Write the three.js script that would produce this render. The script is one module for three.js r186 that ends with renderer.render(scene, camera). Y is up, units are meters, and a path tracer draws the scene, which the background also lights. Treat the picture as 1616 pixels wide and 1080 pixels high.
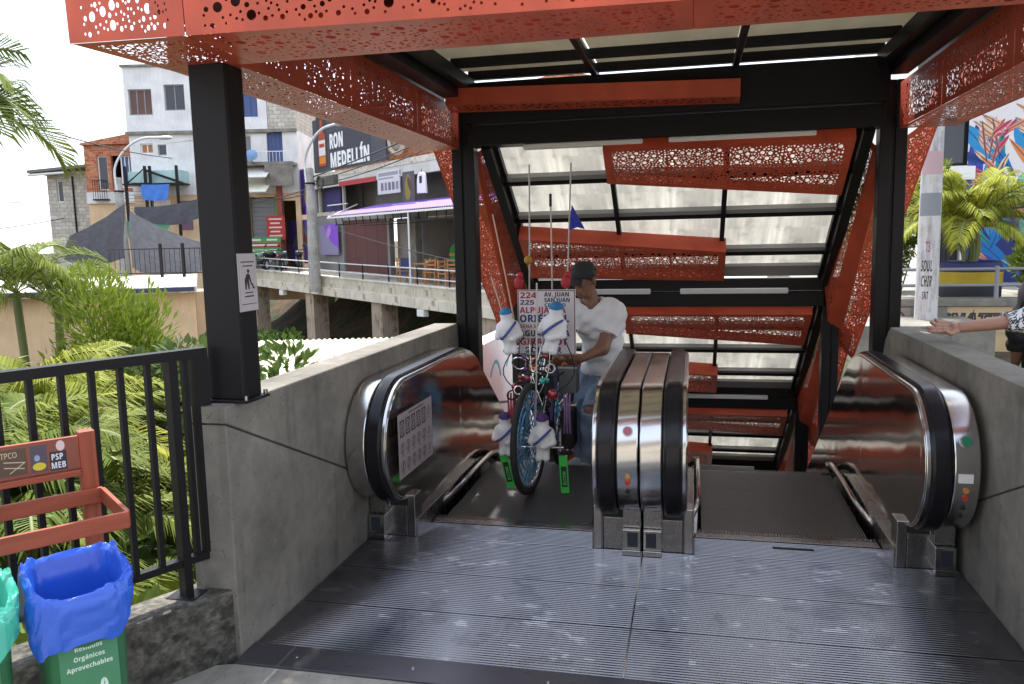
import * as THREE from 'three';
import { mergeGeometries, toCreasedNormals } from 'three/addons/utils/BufferGeometryUtils.js';
import { RoundedBoxGeometry } from 'three/addons/geometries/RoundedBoxGeometry.js';

// ---------------------------------------------------------------- camera, sky, sun, exposure
const scene = new THREE.Scene();
const D2R = Math.PI / 180;
const camera = new THREE.PerspectiveCamera(46.52, 1024 / 684, 0.05, 900);
camera.position.set(0, 1.6, 0);
camera.rotation.set(-7.167 * D2R, 12.79 * D2R, -1.212 * D2R, 'YXZ');
const renderer = new THREE.WebGLRenderer({ antialias: true });
renderer.setSize(1024, 684);
renderer.toneMapping = THREE.LinearToneMapping;
renderer.toneMappingExposure = 1.95;
renderer.shadowMap.enabled = true;
const SUN = new THREE.Vector3(-0.163, 0.9, -0.40).normalize();
{
  // bright tropical haze: pale blue overhead, white towards the horizon and around the sun
  const w = 256, h = 128, data = new Float32Array(w * h * 4);
  for (let j = 0; j < h; j++) for (let i = 0; i < w; i++) {
    const th = (1 - (j + 0.5) / h) * Math.PI, ph = ((i + 0.5) / w) * 2 * Math.PI - Math.PI;
    const y = Math.cos(th), s = Math.sin(th), x = Math.cos(ph) * s, z = Math.sin(ph) * s;
    const c = Math.max(0, x * SUN.x + y * SUN.y + z * SUN.z);
    const t = Math.pow(1 - Math.max(0, y), 2.2), a = 0.55 * Math.pow(c, 6) + 1.2 * Math.pow(c, 60);
    const k = (j * w + i) * 4;
    data[k] = 0.66 + 0.36 * t + a; data[k + 1] = 0.78 + 0.28 * t + a; data[k + 2] = 1.0 + 0.14 * t + a * 0.94; data[k + 3] = 1;
  }
  const sky = new THREE.DataTexture(data, w, h, THREE.RGBAFormat, THREE.FloatType);
  sky.mapping = THREE.EquirectangularReflectionMapping; sky.magFilter = THREE.LinearFilter; sky.needsUpdate = true;
  scene.background = sky; scene.environment = sky;
}
const sun = new THREE.DirectionalLight(new THREE.Color(1, 0.955, 0.88), 4.2);
sun.position.copy(SUN).multiplyScalar(60); sun.castShadow = true; sun.shadow.radius = 1.5;
sun.shadow.mapSize.set(4096, 4096);
Object.assign(sun.shadow.camera, { left: -50, right: 30, top: 50, bottom: -30, near: 1, far: 160 });
scene.add(sun, sun.target);

// ---------------------------------------------------------------- helpers
let seed = 7;
const rnd = (a = 1, b) => { seed = (seed * 1664525 + 1013904223) >>> 0; const r = seed / 4294967296; return b === undefined ? r * a : a + r * (b - a); };
const V = (x, y, z) => new THREE.Vector3(x, y, z);
const lerp = (a, b, t) => a + (b - a) * t;
const C = (r, g, b) => new THREE.Color().setRGB(r, g, b);
const used = new Map();
const numbered = (n) => { const k = used.get(n) || 0; used.set(n, k + 1); return k ? `${n}_${String(k).padStart(3, '0')}` : n; };
function thing(name, label, category, group, pos = [0, 0, 0], turn = 0) {
  const o = new THREE.Group(); o.name = numbered(name); o.position.set(...pos); o.rotation.y = turn;
  o.userData = { label, category }; if (group) o.userData.group = group; scene.add(o); return o;
}
function part(parent, name, geo, m, label) {
  const o = new THREE.Mesh(Array.isArray(geo) ? merge(geo) : geo, m); o.name = name; o.castShadow = o.receiveShadow = true;
  if (label) o.userData.label = label; parent.add(o); return o;
}
function struct(name, geo, m) { const o = part(scene, numbered(name), geo, m); o.userData.kind = 'structure'; return o; }
function single(name, label, category, geo, m, group) { const o = part(scene, numbered(name), geo, m); o.userData = { label, category }; if (group) o.userData.group = group; return o; }
function merge(list) {
  return mergeGeometries(list.map((g) => { const n = g.index ? g.toNonIndexed() : g; for (const k of Object.keys(n.attributes)) if (!['position', 'normal', 'uv'].includes(k)) n.deleteAttribute(k); return n; }));
}
// uv in metres from the dominant axis of each face
function muv(g, s = 1) {
  g = g.index ? g.toNonIndexed() : g; const p = g.attributes.position, n = p.count, uv = new Float32Array(n * 2);
  const a = V(), b = V(), c = V(), e = V(), f = V();
  for (let i = 0; i < n; i += 3) {
    a.fromBufferAttribute(p, i); b.fromBufferAttribute(p, i + 1); c.fromBufferAttribute(p, i + 2);
    e.subVectors(b, a); f.subVectors(c, a); e.cross(f); const x = Math.abs(e.x), y = Math.abs(e.y), z = Math.abs(e.z);
    for (let k = 0; k < 3; k++) { const q = [a, b, c][k]; const t = y >= x && y >= z ? [q.x, q.z] : x > z ? [q.z, q.y] : [q.x, q.y]; uv[(i + k) * 2] = t[0] * s; uv[(i + k) * 2 + 1] = t[1] * s; }
  }
  g.setAttribute('uv', new THREE.BufferAttribute(uv, 2)); return g;
}
const bx = (x0, x1, y0, y1, z0, z1) => new THREE.BoxGeometry(Math.abs(x1 - x0), Math.abs(y1 - y0), Math.abs(z1 - z0)).translate((x0 + x1) / 2, (y0 + y1) / 2, (z0 + z1) / 2);
const mbx = (...a) => muv(bx(...a));
function rbx(x0, x1, y0, y1, z0, z1, r = 0.006) {
  return new RoundedBoxGeometry(Math.abs(x1 - x0), Math.abs(y1 - y0), Math.abs(z1 - z0), 2, r).translate((x0 + x1) / 2, (y0 + y1) / 2, (z0 + z1) / 2);
}
function bar(a, b, w, h = w, up = V(0, 1, 0)) {   // rectangular bar between two points
  const d = V().subVectors(b, a), L = d.length(); d.normalize(); const x = V().crossVectors(up, d); if (x.lengthSq() < 1e-6) x.set(1, 0, 0); x.normalize();
  const y = V().crossVectors(d, x); const m = new THREE.Matrix4().makeBasis(x, y, d).setPosition(V().addVectors(a, b).multiplyScalar(0.5));
  return new THREE.BoxGeometry(w, h, L).applyMatrix4(m);
}
function rod(a, b, r0, r1 = r0, seg = 8) {
  const d = V().subVectors(b, a), L = d.length(); const g = new THREE.CylinderGeometry(r1, r0, L, seg).translate(0, L / 2, 0);
  return g.applyQuaternion(new THREE.Quaternion().setFromUnitVectors(V(0, 1, 0), d.normalize())).translate(a.x, a.y, a.z);
}
const tube = (pts, r, n = 24, seg = 6) => new THREE.TubeGeometry(new THREE.CatmullRomCurve3(pts), n, r, seg, false);
function quad(a, b, c, d) {    // a b c d counter-clockwise
  const g = new THREE.BufferGeometry(); g.setAttribute('position', new THREE.Float32BufferAttribute([a, b, c, a, c, d].flatMap((p) => [p.x, p.y, p.z]), 3));
  g.setAttribute('uv', new THREE.Float32BufferAttribute([0, 0, 1, 0, 1, 1, 0, 0, 1, 1, 0, 1], 2)); g.computeVertexNormals(); return g;
}
function extr(pts, d, bevel = 0) {     // polygon in xy pushed d along z
  const g = new THREE.ExtrudeGeometry(new THREE.Shape(pts.map(([x, y]) => new THREE.Vector2(x, y))), { depth: d, bevelEnabled: bevel > 0, bevelSize: bevel, bevelThickness: bevel, bevelSegments: 2, bevelOffset: -bevel, curveSegments: 12 });
  return g;
}
// triangle soup with colours
class Soup {
  constructor() { this.p = []; this.c = []; }
  tri(a, b, c, col) { this.p.push(a.x, a.y, a.z, b.x, b.y, b.z, c.x, c.y, c.z); for (let i = 0; i < 3; i++) this.c.push(col.r, col.g, col.b); }
  geo() { const g = new THREE.BufferGeometry(); g.setAttribute('position', new THREE.Float32BufferAttribute(this.p, 3)); g.setAttribute('color', new THREE.Float32BufferAttribute(this.c, 3)); g.computeVertexNormals(); return g; }
}
// ---- periodic noise
function hash(x, y, s) { let h = (x * 374761393 + y * 668265263 + s * 1442695041) | 0; h = Math.imul(h ^ (h >>> 13), 1274126177); return ((h ^ (h >>> 16)) >>> 0) / 4294967296; }
function vnoise(x, y, per, s) {
  const xi = Math.floor(x), yi = Math.floor(y), fx = x - xi, fy = y - yi, u = fx * fx * (3 - 2 * fx), v = fy * fy * (3 - 2 * fy), m = (a) => ((a % per) + per) % per;
  return lerp(lerp(hash(m(xi), m(yi), s), hash(m(xi + 1), m(yi), s), u), lerp(hash(m(xi), m(yi + 1), s), hash(m(xi + 1), m(yi + 1), s), u), v);
}
function fbm(x, y, per, oct, s) { let a = 0, w = 0.5, t = 0; for (let o = 0; o < oct; o++) { a += w * vnoise(x, y, per, s + o); t += w; x *= 2; y *= 2; per *= 2; w *= 0.55; } return a / t; }
function tex(n, fn, srgb, rep = 1) {       // fn(u,v) -> grey or [r,g,b] in 0..1
  const d = new Uint8Array(n * n * 4);
  for (let j = 0; j < n; j++) for (let i = 0; i < n; i++) { let r = fn(i / n, j / n); if (typeof r === 'number') r = [r, r, r]; const k = (j * n + i) * 4; for (let q = 0; q < 3; q++) d[k + q] = Math.max(0, Math.min(255, r[q] * 255)); d[k + 3] = 255; }
  const t = new THREE.DataTexture(d, n, n); t.magFilter = THREE.LinearFilter; t.minFilter = THREE.LinearMipmapLinearFilter; t.generateMipmaps = true; t.wrapS = t.wrapT = THREE.RepeatWrapping; t.repeat.set(rep, rep);
  if (srgb) t.colorSpace = THREE.SRGBColorSpace; t.needsUpdate = true; return t;
}
function canvasTex(w, h, draw) {
  const cv = document.createElement('canvas'); cv.width = w; cv.height = h; draw(cv.getContext('2d'), w, h);
  const t = new THREE.CanvasTexture(cv); t.colorSpace = THREE.SRGBColorSpace; t.anisotropy = 4; return t;
}
const std = (col, rough = 0.8, metal = 0, o = {}) => new THREE.MeshStandardMaterial({ color: col, roughness: rough, metalness: metal, side: THREE.DoubleSide, ...o });
const phy = (col, rough, o = {}) => new THREE.MeshPhysicalMaterial({ color: col, roughness: rough, side: THREE.DoubleSide, ...o });
function spread(list, n) { return Array.from({ length: n }, (_, i) => list[i % list.length]); }

// ---------------------------------------------------------------- textures and materials
const sm = (a, b, x) => { const t = Math.max(0, Math.min(1, (x - a) / (b - a))); return t * t * (3 - 2 * t); };
const tConc = tex(512, (u, v) => { const a = fbm(u * 4, v * 4, 4, 6, 3), b = fbm(u * 32, v * 32, 32, 3, 9), st = fbm(u * 24, v * 2, 24, 3, 5); let g = 0.60 + 0.34 * a + 0.14 * (b - 0.5) - 0.07 * sm(0.58, 0.75, st); if (hash(Math.floor(u * 300), Math.floor(v * 300), 4) > 0.994) g *= 0.72; return [g, g * 0.985, g * 0.95]; }, true, 0.6);
const tConcB = tex(512, (u, v) => 0.5 + 0.5 * (fbm(u * 10, v * 10, 10, 6, 21) - 0.5) - (hash(Math.floor(u * 200), Math.floor(v * 200), 8) > 0.992 ? 0.3 : 0), false, 0.6);
const tRough = tex(512, (u, v) => { const a = fbm(u * 3, v * 3, 3, 5, 31), b = fbm(u * 40, v * 12, 12, 3, 33); const sp = sm(0.60, 0.68, fbm(u * 14, v * 9, 1e6, 5, 40)); const g = sp * 0.9 - (a - 0.5) * 0.9; return [0.60 + 0.6 * (a - 0.5) + 0.3 * (b - 0.5), 0, 0].map(() => Math.min(1, 0.62 + 0.22 * (a - 0.5) + 0.18 * (b - 0.5) + 0.04 * g)); }, false, 0.5);
const tWear = tex(512, (u, v) => { const a = fbm(u * 3, v * 3, 3, 5, 51), s = fbm(u * 10, v * 22, 22, 5, 55); const lite = sm(0.63, 0.70, fbm(u * 26, v * 44, 44, 4, 58)) * sm(0.42, 0.62, s), dark = sm(0.6, 0.72, fbm(u * 18, v * 18, 18, 4, 57)); const g = 0.80 + 0.10 * (a - 0.5) + 0.18 * lite - 0.07 * dark; return [g, g * 0.99, g * 0.985]; }, true, 0.45);
const tDirt = tex(512, (u, v) => { const a = fbm(u * 3, v * 3, 3, 6, 61), s = fbm(u * 30, v * 4, 30, 4, 63); const g = 0.93 + 0.16 * (a - 0.5) + 0.08 * (s - 0.5); return [g, g * 0.99, g * 0.97]; }, true, 0.5);
const tBrick = tex(512, (u, v) => { const R = 24, K = 10, r = Math.floor(v * R), x = u * K + (r % 2 ? 0.5 : 0), k = ((Math.floor(x) % K) + K) % K, fx = x - Math.floor(x), fy = v * R - r; const j = fx < 0.05 || fx > 0.95 || fy < 0.10 || fy > 0.9; const t = hash(k, r, 70) - 0.5, n = fbm(u * 40, v * 40, 40, 3, 71) - 0.5; return j ? [0.63 + n * 0.2, 0.56 + n * 0.2, 0.49 + n * 0.2] : [0.72 + t * 0.22 + n * 0.2, 0.42 + t * 0.18 + n * 0.16, 0.29 + t * 0.13 + n * 0.12]; }, true, 0.33);
const tBlock = tex(512, (u, v) => { const R = 10, K = 5, r = Math.floor(v * R), x = u * K + (r % 2 ? 0.5 : 0), k = ((Math.floor(x) % K) + K) % K, fx = x - Math.floor(x), fy = v * R - r; const j = fx < 0.03 || fx > 0.97 || fy < 0.06 || fy > 0.94; const t = hash(k, r, 80) - 0.5, n = fbm(u * 30, v * 30, 30, 4, 81) - 0.5; const g = (j ? 0.60 : 0.76) + t * 0.1 + n * 0.2; return [g, g * 0.97, g * 0.92]; }, true, 0.5);
const tStain = tex(512, (u, v) => { const a = fbm(u * 6, v * 3, 6, 6, 91), s = fbm(u * 40, v * 3, 40, 4, 93), m = fbm(u * 9, v * 6, 9, 5, 95); let c = [0.96, 0.94, 0.90].map((k) => k * (0.95 + 0.22 * (a - 0.5))); const st = sm(0.56, 0.74, s) * 0.16 + sm(0.58, 0.74, m) * 0.26; c = c.map((k, i) => k * (1 - st * [0.75, 0.85, 0.95][i])); return c; }, true, 0.4);
const tKerb = tex(512, (u, v) => { const a = fbm(u * 6, v * 6, 6, 6, 131), b = fbm(u * 50, v * 50, 50, 4, 133), c = fbm(u * 18, v * 18, 18, 5, 137); let g = 0.62 + 0.35 * (a - 0.5) + 0.5 * (b - 0.5); g *= 1 - 0.30 * sm(0.48, 0.7, c); return [g, g * 0.98, g * 0.94]; }, true, 1.1);
const tFab = tex(256, (u, v) => 0.8 + 0.2 * Math.sin(u * 800) * Math.sin(v * 800) + 0.2 * (fbm(u * 6, v * 6, 6, 4, 99) - 0.5), true, 1);
const tSoil = tex(512, (u, v) => { const a = fbm(u * 5, v * 5, 5, 6, 101), b = fbm(u * 30, v * 30, 30, 4, 103); const g = sm(0.42, 0.6, a); return [lerp(0.36, 0.22, g) + 0.2 * (b - 0.5), lerp(0.29, 0.27, g) + 0.2 * (b - 0.5), lerp(0.22, 0.13, g) + 0.14 * (b - 0.5)]; }, true, 0.2);
const tWave = tex(256, (u, v) => 0.5 + 0.9 * (fbm(u * 5, v * 4, 1e6, 2, 141) - 0.5), false, 0.8);
const tPanel = tex(512, (u, v) => { const a = fbm(u * 4, v * 4, 4, 6, 151), s = fbm(u * 34, v * 2.5, 1e6, 4, 153), d = fbm(u * 12, v * 12, 12, 5, 155); const g = 0.93 + 0.12 * (a - 0.5) + 0.16 * (s - 0.5) - 0.05 * sm(0.55, 0.75, d); return [g, g * 0.985, g * 0.95]; }, true, 0.9);
const tRed = tex(256, (u, v) => { const a = fbm(u * 4, v * 4, 4, 5, 111), s = fbm(u * 20, v * 5, 20, 4, 113); return 0.86 + 0.22 * (a - 0.5) + 0.12 * (s - 0.5); }, true, 0.7);

const M = {
  conc: std(C(0.36, 0.34, 0.31), 0.85, 0, { map: tConc, bumpMap: tConcB, bumpScale: 0.006 }),
  concDark: std(C(0.16, 0.15, 0.14), 0.9, 0, { map: tConc, bumpMap: tConcB, bumpScale: 0.02 }),
  kerb: std(C(0.28, 0.265, 0.24), 0.95, 0, { map: tKerb, bumpMap: tKerb, bumpScale: 0.012 }),
  concPale: std(C(0.66, 0.62, 0.54), 0.9, 0, { map: tStain }),
  plaza: std(C(0.50, 0.48, 0.45), 0.9, 0, { map: tConc, bumpMap: tConcB, bumpScale: 0.008 }),
  red: std(C(0.74, 0.115, 0.052), 0.42, 0, { map: tRed }),
  black: phy(C(0.014, 0.013, 0.014), 0.42, { specularIntensity: 0.35 }),
  blackMat: std(C(0.02, 0.02, 0.02), 0.7),
  rubber: phy(C(0.012, 0.011, 0.014), 0.25, { specularIntensity: 0.55 }),
  steel: std(C(0.60, 0.59, 0.58), 0.24, 1, {}),
  mirror: std(C(0.55, 0.51, 0.48), 0.12, 1, { roughnessMap: null }),
  steelDull: std(C(0.40, 0.39, 0.39), 0.42, 1, { roughnessMap: tRough }),
  plate: std(C(0.355, 0.358, 0.385), 0.36, 1, { map: tWear, roughnessMap: tRough }),
  darkPlate: std(C(0.10, 0.095, 0.11), 0.5, 0.6, { roughnessMap: tRough }),
  step: std(C(0.22, 0.215, 0.215), 0.45, 0.75),
  panel: phy(C(0.87, 0.88, 0.90), 0.9, { transmission: 0.54, thickness: 0, map: tPanel }),
  roofPanel: phy(C(0.62, 0.59, 0.50), 0.85, { transmission: 0.42, thickness: 0, map: tDirt }),
  greyPaint: std(C(0.30, 0.30, 0.30), 0.45),
  white: std(C(0.75, 0.74, 0.72), 0.6), fixture: std(C(0.70, 0.70, 0.69), 0.5),
  wallWhite: std(C(0.80, 0.80, 0.82), 0.85, 0, { map: tDirt }), wallPaint: std(C(0.78, 0.78, 0.79), 0.8, 0, { map: tDirt }),
  brick: std(C(0.9, 0.85, 0.8), 0.9, 0, { map: tBrick }), block: std(C(0.88, 0.86, 0.82), 0.9, 0, { map: tBlock }),
  glass: phy(C(0.03, 0.035, 0.045), 0.08, {}), soil: std(C(0.7, 0.68, 0.62), 1, 0, { map: tSoil }),
  chrome: std(C(0.8, 0.8, 0.8), 0.08, 1), wire: std(C(0.03, 0.03, 0.03), 0.6),
};
M.mirror.roughnessMap = tRough; M.mirror.roughness = 0.17; M.mirror.bumpMap = tWave; M.mirror.bumpScale = 0.003;
M.steel.roughnessMap = tRough; M.steel.roughness = 0.30;
// ---------------------------------------------------------------- perforated sheet metal: real holes, cut tile by tile
function makeTile(w, h, sizes, s0) {
  seed = s0; const holes = [];
  for (const [r, n, seg, gap] of sizes) for (let i = 0, k = 0; k < n && i < n * 60; i++) {
    const x = rnd(r + 0.003, w - r - 0.003), y = rnd(r + 0.003, h - r - 0.003);
    if (holes.every((q) => Math.hypot(q.x - x, q.y - y) > q.r + r + gap)) { holes.push({ x, y, r, seg }); k++; }
  }
  const ct = [[0, 0], [w, 0], [w, h], [0, h]].map(([x, y]) => new THREE.Vector2(x, y));
  const hs = holes.map((q) => Array.from({ length: q.seg }, (_, i) => { const a = -i / q.seg * 2 * Math.PI; return new THREE.Vector2(q.x + q.r * Math.cos(a), q.y + q.r * Math.sin(a)); }));
  const f = THREE.ShapeUtils.triangulateShape(ct, hs), pts = ct.concat(...hs);
  return { w, h, pts: pts.map((p) => [p.x / w, p.y / h]), f };
}
const tileNear = [11, 12, 13].map((s) => makeTile(0.44, 0.23, [[0.0145, 8, 12, 0.012], [0.0078, 32, 8, 0.006], [0.0045, 110, 6, 0.004]], s));
const tileFar = [21, 22].map((s) => makeTile(0.42, 0.21, [[0.016, 13, 8, 0.016], [0.008, 34, 6, 0.006], [0.0055, 80, 5, 0.005]], s));
function perf(a, b, c, d, { tiles = tileNear, mg = [0.03, 0.03], grid } = {}) {
  const P = (u, v) => V().addVectors(a.clone().lerp(b, u).multiplyScalar(1 - v), d.clone().lerp(c, u).multiplyScalar(v));
  const Lu = (a.distanceTo(b) + d.distanceTo(c)) / 2, Lv = (a.distanceTo(d) + b.distanceTo(c)) / 2;
  const mu = Math.min(0.3, mg[0] / Lu), mv = Math.min(0.3, mg[1] / Lv);
  const nu = Math.max(1, Math.round(Lu * (1 - 2 * mu) / tiles[0].w)), nv = Math.max(1, Math.round(Lv * (1 - 2 * mv) / tiles[0].h));
  const pos = [], uv = []; const put = (u, v) => { const q = P(u, v); pos.push(q.x, q.y, q.z); uv.push(u * Lu, v * Lv); };
  const rect = (u0, u1, v0, v1) => { for (const [u, v] of [[u0, v0], [u1, v0], [u1, v1], [u0, v0], [u1, v1], [u0, v1]]) put(u, v); };
  rect(0, 1, 0, mv); rect(0, 1, 1 - mv, 1); rect(0, mu, mv, 1 - mv); rect(1 - mu, 1, mv, 1 - mv);
  for (let i = 0; i < nu; i++) for (let j = 0; j < nv; j++) {
    const t = tiles[(i * 7 + j * 5) % tiles.length], fx = (i + j) % 2;
    for (const f of t.f) for (const k of fx ? [f[0], f[2], f[1]] : f) { const [x, y] = t.pts[k]; put(lerp(mu, 1 - mu, (i + (fx ? 1 - x : x)) / nu), lerp(mv, 1 - mv, (j + y) / nv)); }
  }
  const g = new THREE.BufferGeometry(); g.setAttribute('position', new THREE.Float32BufferAttribute(pos, 3)); g.setAttribute('uv', new THREE.Float32BufferAttribute(uv, 2)); g.computeVertexNormals(); return g;
}
const sheet = (a, b, c, d) => { const g = quad(a, b, c, d), Lu = a.distanceTo(b), Lv = a.distanceTo(d), uv = g.attributes.uv; for (let i = 0; i < uv.count; i++) uv.setXY(i, uv.getX(i) * Lu, uv.getY(i) * Lv); return g; };

// ---------------------------------------------------------------- ground: one sheet to the horizon
const SO = V(-11.218, 0, -28.273), SU = V(0.77769, 0, 0.62865), SN = V(-0.62865, 0, 0.77769);
function groundY(x, z) {
  const s = (x - SO.x) * SN.x + (z - SO.z) * SN.z;           // distance to the street deck, towards the viewer
  let y = lerp(-0.7, -3.3, sm(-7.5, -3.2, s)) + 0.5 * sm(-12, -6.5, x) * (1 - sm(2, 8, s)) * sm(-3.2, -1, s); if (s < -8) y = -0.7 + Math.min(6, (-s - 8) * 0.02);
  const near = sm(-12, -3.2, z) * sm(-14, -3, x); y = lerp(y, -1.9, near * 0.8);
  y += 0.25 * (fbm(x * 0.6 + 50, z * 0.6 + 50, 1e6, 3, 5) - 0.5);
  const rt = sm(1.3, 1.5, x) * sm(-30, -14, z); y = lerp(y, -0.02, Math.max(rt, sm(1.35, 1.5, x) * sm(-16, -10, z)));
  if (x > -2.6 && x < 2.2 && z < -4.2) { const t = -0.9 - 0.72 * Math.max(0, -z - 5.2); const k = sm(-2.6, -2.0, x) * (1 - sm(1.5, 1.6, x)); y = lerp(y, Math.max(t, -9), k); }
  if (x > -2.6 && x < 1.55 && z >= -4.2 && z < -2.6) y = lerp(y, -0.9, sm(-2.6, -2.0, x));
  if (z > -2.55) { const k = sm(-2.5, -2.0, x + 0.45 * (z + 2.4) * 0); y = lerp(y, -0.1, k * sm(-2.62, -2.5, z)); }
  if (z > 2) y = Math.max(y, -0.1);
  return y;
}
{
  const xs = [], zs = []; for (let i = -140; i <= 140; i++) xs.push(Math.sign(i) * (Math.abs(i) < 80 ? Math.abs(i) * 0.3 : 24 + Math.pow((Math.abs(i) - 80) / 60, 2.2) * 380) - 2);
  for (let i = -150; i <= 60; i++) zs.push(i < -110 ? -44 - Math.pow((-110 - i) / 40, 2.2) * 380 : i > 20 ? 8 + Math.pow((i - 20) / 40, 2) * 300 : i * 0.4);
  const pos = [], uv = [], idx = []; for (const z of zs) for (const x of xs) { pos.push(x, groundY(x, z), z); uv.push(x, z); }
  const n = xs.length; for (let j = 0; j < zs.length - 1; j++) for (let i = 0; i < n - 1; i++) { const a = j * n + i; idx.push(a, a + n, a + 1, a + 1, a + n, a + n + 1); }
  const g = new THREE.BufferGeometry(); g.setAttribute('position', new THREE.Float32BufferAttribute(pos, 3)); g.setAttribute('uv', new THREE.Float32BufferAttribute(uv, 2)); g.setIndex(idx); g.computeVertexNormals();
  struct('ground', g, M.soil);
}
// paved ground the viewer stands on
struct('pavement', muv(extr([[-2.0, 2.50], [-1.73, 2.6], [1.3, 2.76], [6, 2.76], [6, -9], [-9, -9], [-9, -2], [-2.55, 0.9]], 0.5).rotateX(-Math.PI / 2).scale(1, 1, 1).translate(0, -0.506, 0)), M.plaza);

// ---------------------------------------------------------------- landing floor: ribbed steel plates, dark threshold
const X0 = -1.725, X1 = 1.255, XM = -0.235, ZC = -4.32;
{
  const base = struct('landing_floor', muv(bx(X0, X1, -0.3, -0.014, -2.62, ZC)), M.concDark);
  const ribbed = (x0, x1, z0, z1) => {        // fine ribs running across the walking direction
    const n = Math.round((z0 - z1) / 0.018), prof = []; for (let i = 0; i < n; i++) { const a = z0 + (z1 - z0) * i / n, s = (z1 - z0) / n; prof.push([a + s * 0.06, -0.0042], [a + s * 0.2, 0], [a + s * 0.66, 0], [a + s * 0.80, -0.0042]); }
    const pos = [], uv = [], nx = 6; for (let k = 0; k < prof.length - 1; k++) for (let i = 0; i < nx; i++) { const xa = lerp(x0, x1, i / nx), xb = lerp(x0, x1, (i + 1) / nx), [za, ya] = prof[k], [zb, yb] = prof[k + 1]; for (const [x, y, z] of [[xa, ya, za], [xb, ya, za], [xb, yb, zb], [xa, ya, za], [xb, yb, zb], [xa, yb, zb]]) { pos.push(x, y, z); uv.push(x, z); } }
    const g = new THREE.BufferGeometry(); g.setAttribute('position', new THREE.Float32BufferAttribute(pos, 3)); g.setAttribute('uv', new THREE.Float32BufferAttribute(uv, 2)); g.computeVertexNormals(); return merge([g, bx(x0, x1, -0.013, -0.0052, z0, z1)]);
  };
  const zsL = [-2.765, -3.16, -3.56, -4.0, -4.235];
  for (const [xa, xb] of [[X0 + 0.004, XM - 0.003], [XM + 0.003, X1 - 0.004]]) for (let i = 0; i < 4; i++) {
    const edge = i === 3; const inx = edge ? [Math.max(xa, xa < -1 ? -1.468 : 0.0), Math.min(xb, xb > 0 ? 0.965 : -0.49)] : [xa, xb];
    part(base, 'floor_plate', ribbed(inx[0], inx[1], zsL[i] - 0.003, zsL[i + 1] + 0.003), M.plate);
  }
  part(base, 'plate_joint_strip', rbx(XM - 0.004, XM + 0.004, -0.01, 0.0015, -2.765, -3.99, 0.001), M.steel);
  const th = part(base, 'threshold_plate', rbx(X0, X1, -0.012, 0.003, -2.60, -2.76, 0.002), M.darkPlate);
  for (const x of [-1.5, -1.02, -0.5, 0.05, 0.6, 1.1]) part(th, 'rivet', new THREE.CylinderGeometry(0.007, 0.008, 0.003, 10).translate(x, 0.0045, -2.68), M.steelDull);
  const vent = part(base, 'floor_slot', bx(0.42, 0.62, 0.0002, 0.0012, -4.13, -4.16), M.blackMat); vent.userData.label = 'narrow dark slot in the floor plate';
}

// ---------------------------------------------------------------- side walls of cast concrete
function castWall(name, label, x0, x1, zf, zb) {
  const t = thing(name, label, 'wall', null), w = x1 - x0;
  const line = (z) => 0.94 + 0.455 * (z + 2.64), zt = -2.64 + 0.058 / 0.455, zl = -2.64 - 0.96 / 0.455, e = 0.004;     // slanting pour joint
  const side = (pts) => muv(toCreasedNormals(extr(pts, w - 0.012, 0.006).applyMatrix4(new THREE.Matrix4().makeBasis(V(0, 0, 1), V(0, 1, 0), V(-1, 0, 0))).translate(x1 - 0.006, 0, 0), 0.3));
  part(t, 'wall_core', muv(bx(x0 + 0.012, x1 - 0.012, -1.6, 0.98, zf - 0.012, zb + 0.01)), M.concDark);
  const z1 = Math.min(zf, zt);
  part(t, 'lower_pour', side([[zf, -0.02], [zf, Math.min(0.998, line(zf) - e)], ...(zf > zt ? [[zt, 0.998 - e]] : []), [zl, -0.02]].map(([z, y], i) => [z, i && y < 0.9 && y > 0 ? y : y])), M.conc);
  part(t, 'upper_pour', side([[z1, zf > zt ? 0.998 : line(z1) + e], ...(zf > zt ? [] : [[z1, 0.998]]), [zb, 0.998], [zb, -0.02], [zl - 0.02, -0.02]]), M.conc);
  part(t, 'footing', muv(bx(x0 + 0.002, x1 - 0.002, -1.6, -0.022, zf - 0.002, zb)), M.conc);
  part(t, 'sloping_wall', muv(extr([[0, 0.99], [0.12, 0.9], [0.34, 0.45], [8, -4.9], [8, -6.2], [0, -1.0]], w).rotateY(Math.PI / 2).translate(x0, 0, zb - 0.001)), M.conc);
  return t;
}
castWall('concrete_wall', 'low grey concrete wall left of the escalators, beside the railing', -1.91, -1.73, -2.66, -5.75);
castWall('concrete_wall', 'low grey concrete wall right of the escalators, under the pointing arm', 1.26, 1.44, -1.4, -5.55);

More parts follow.
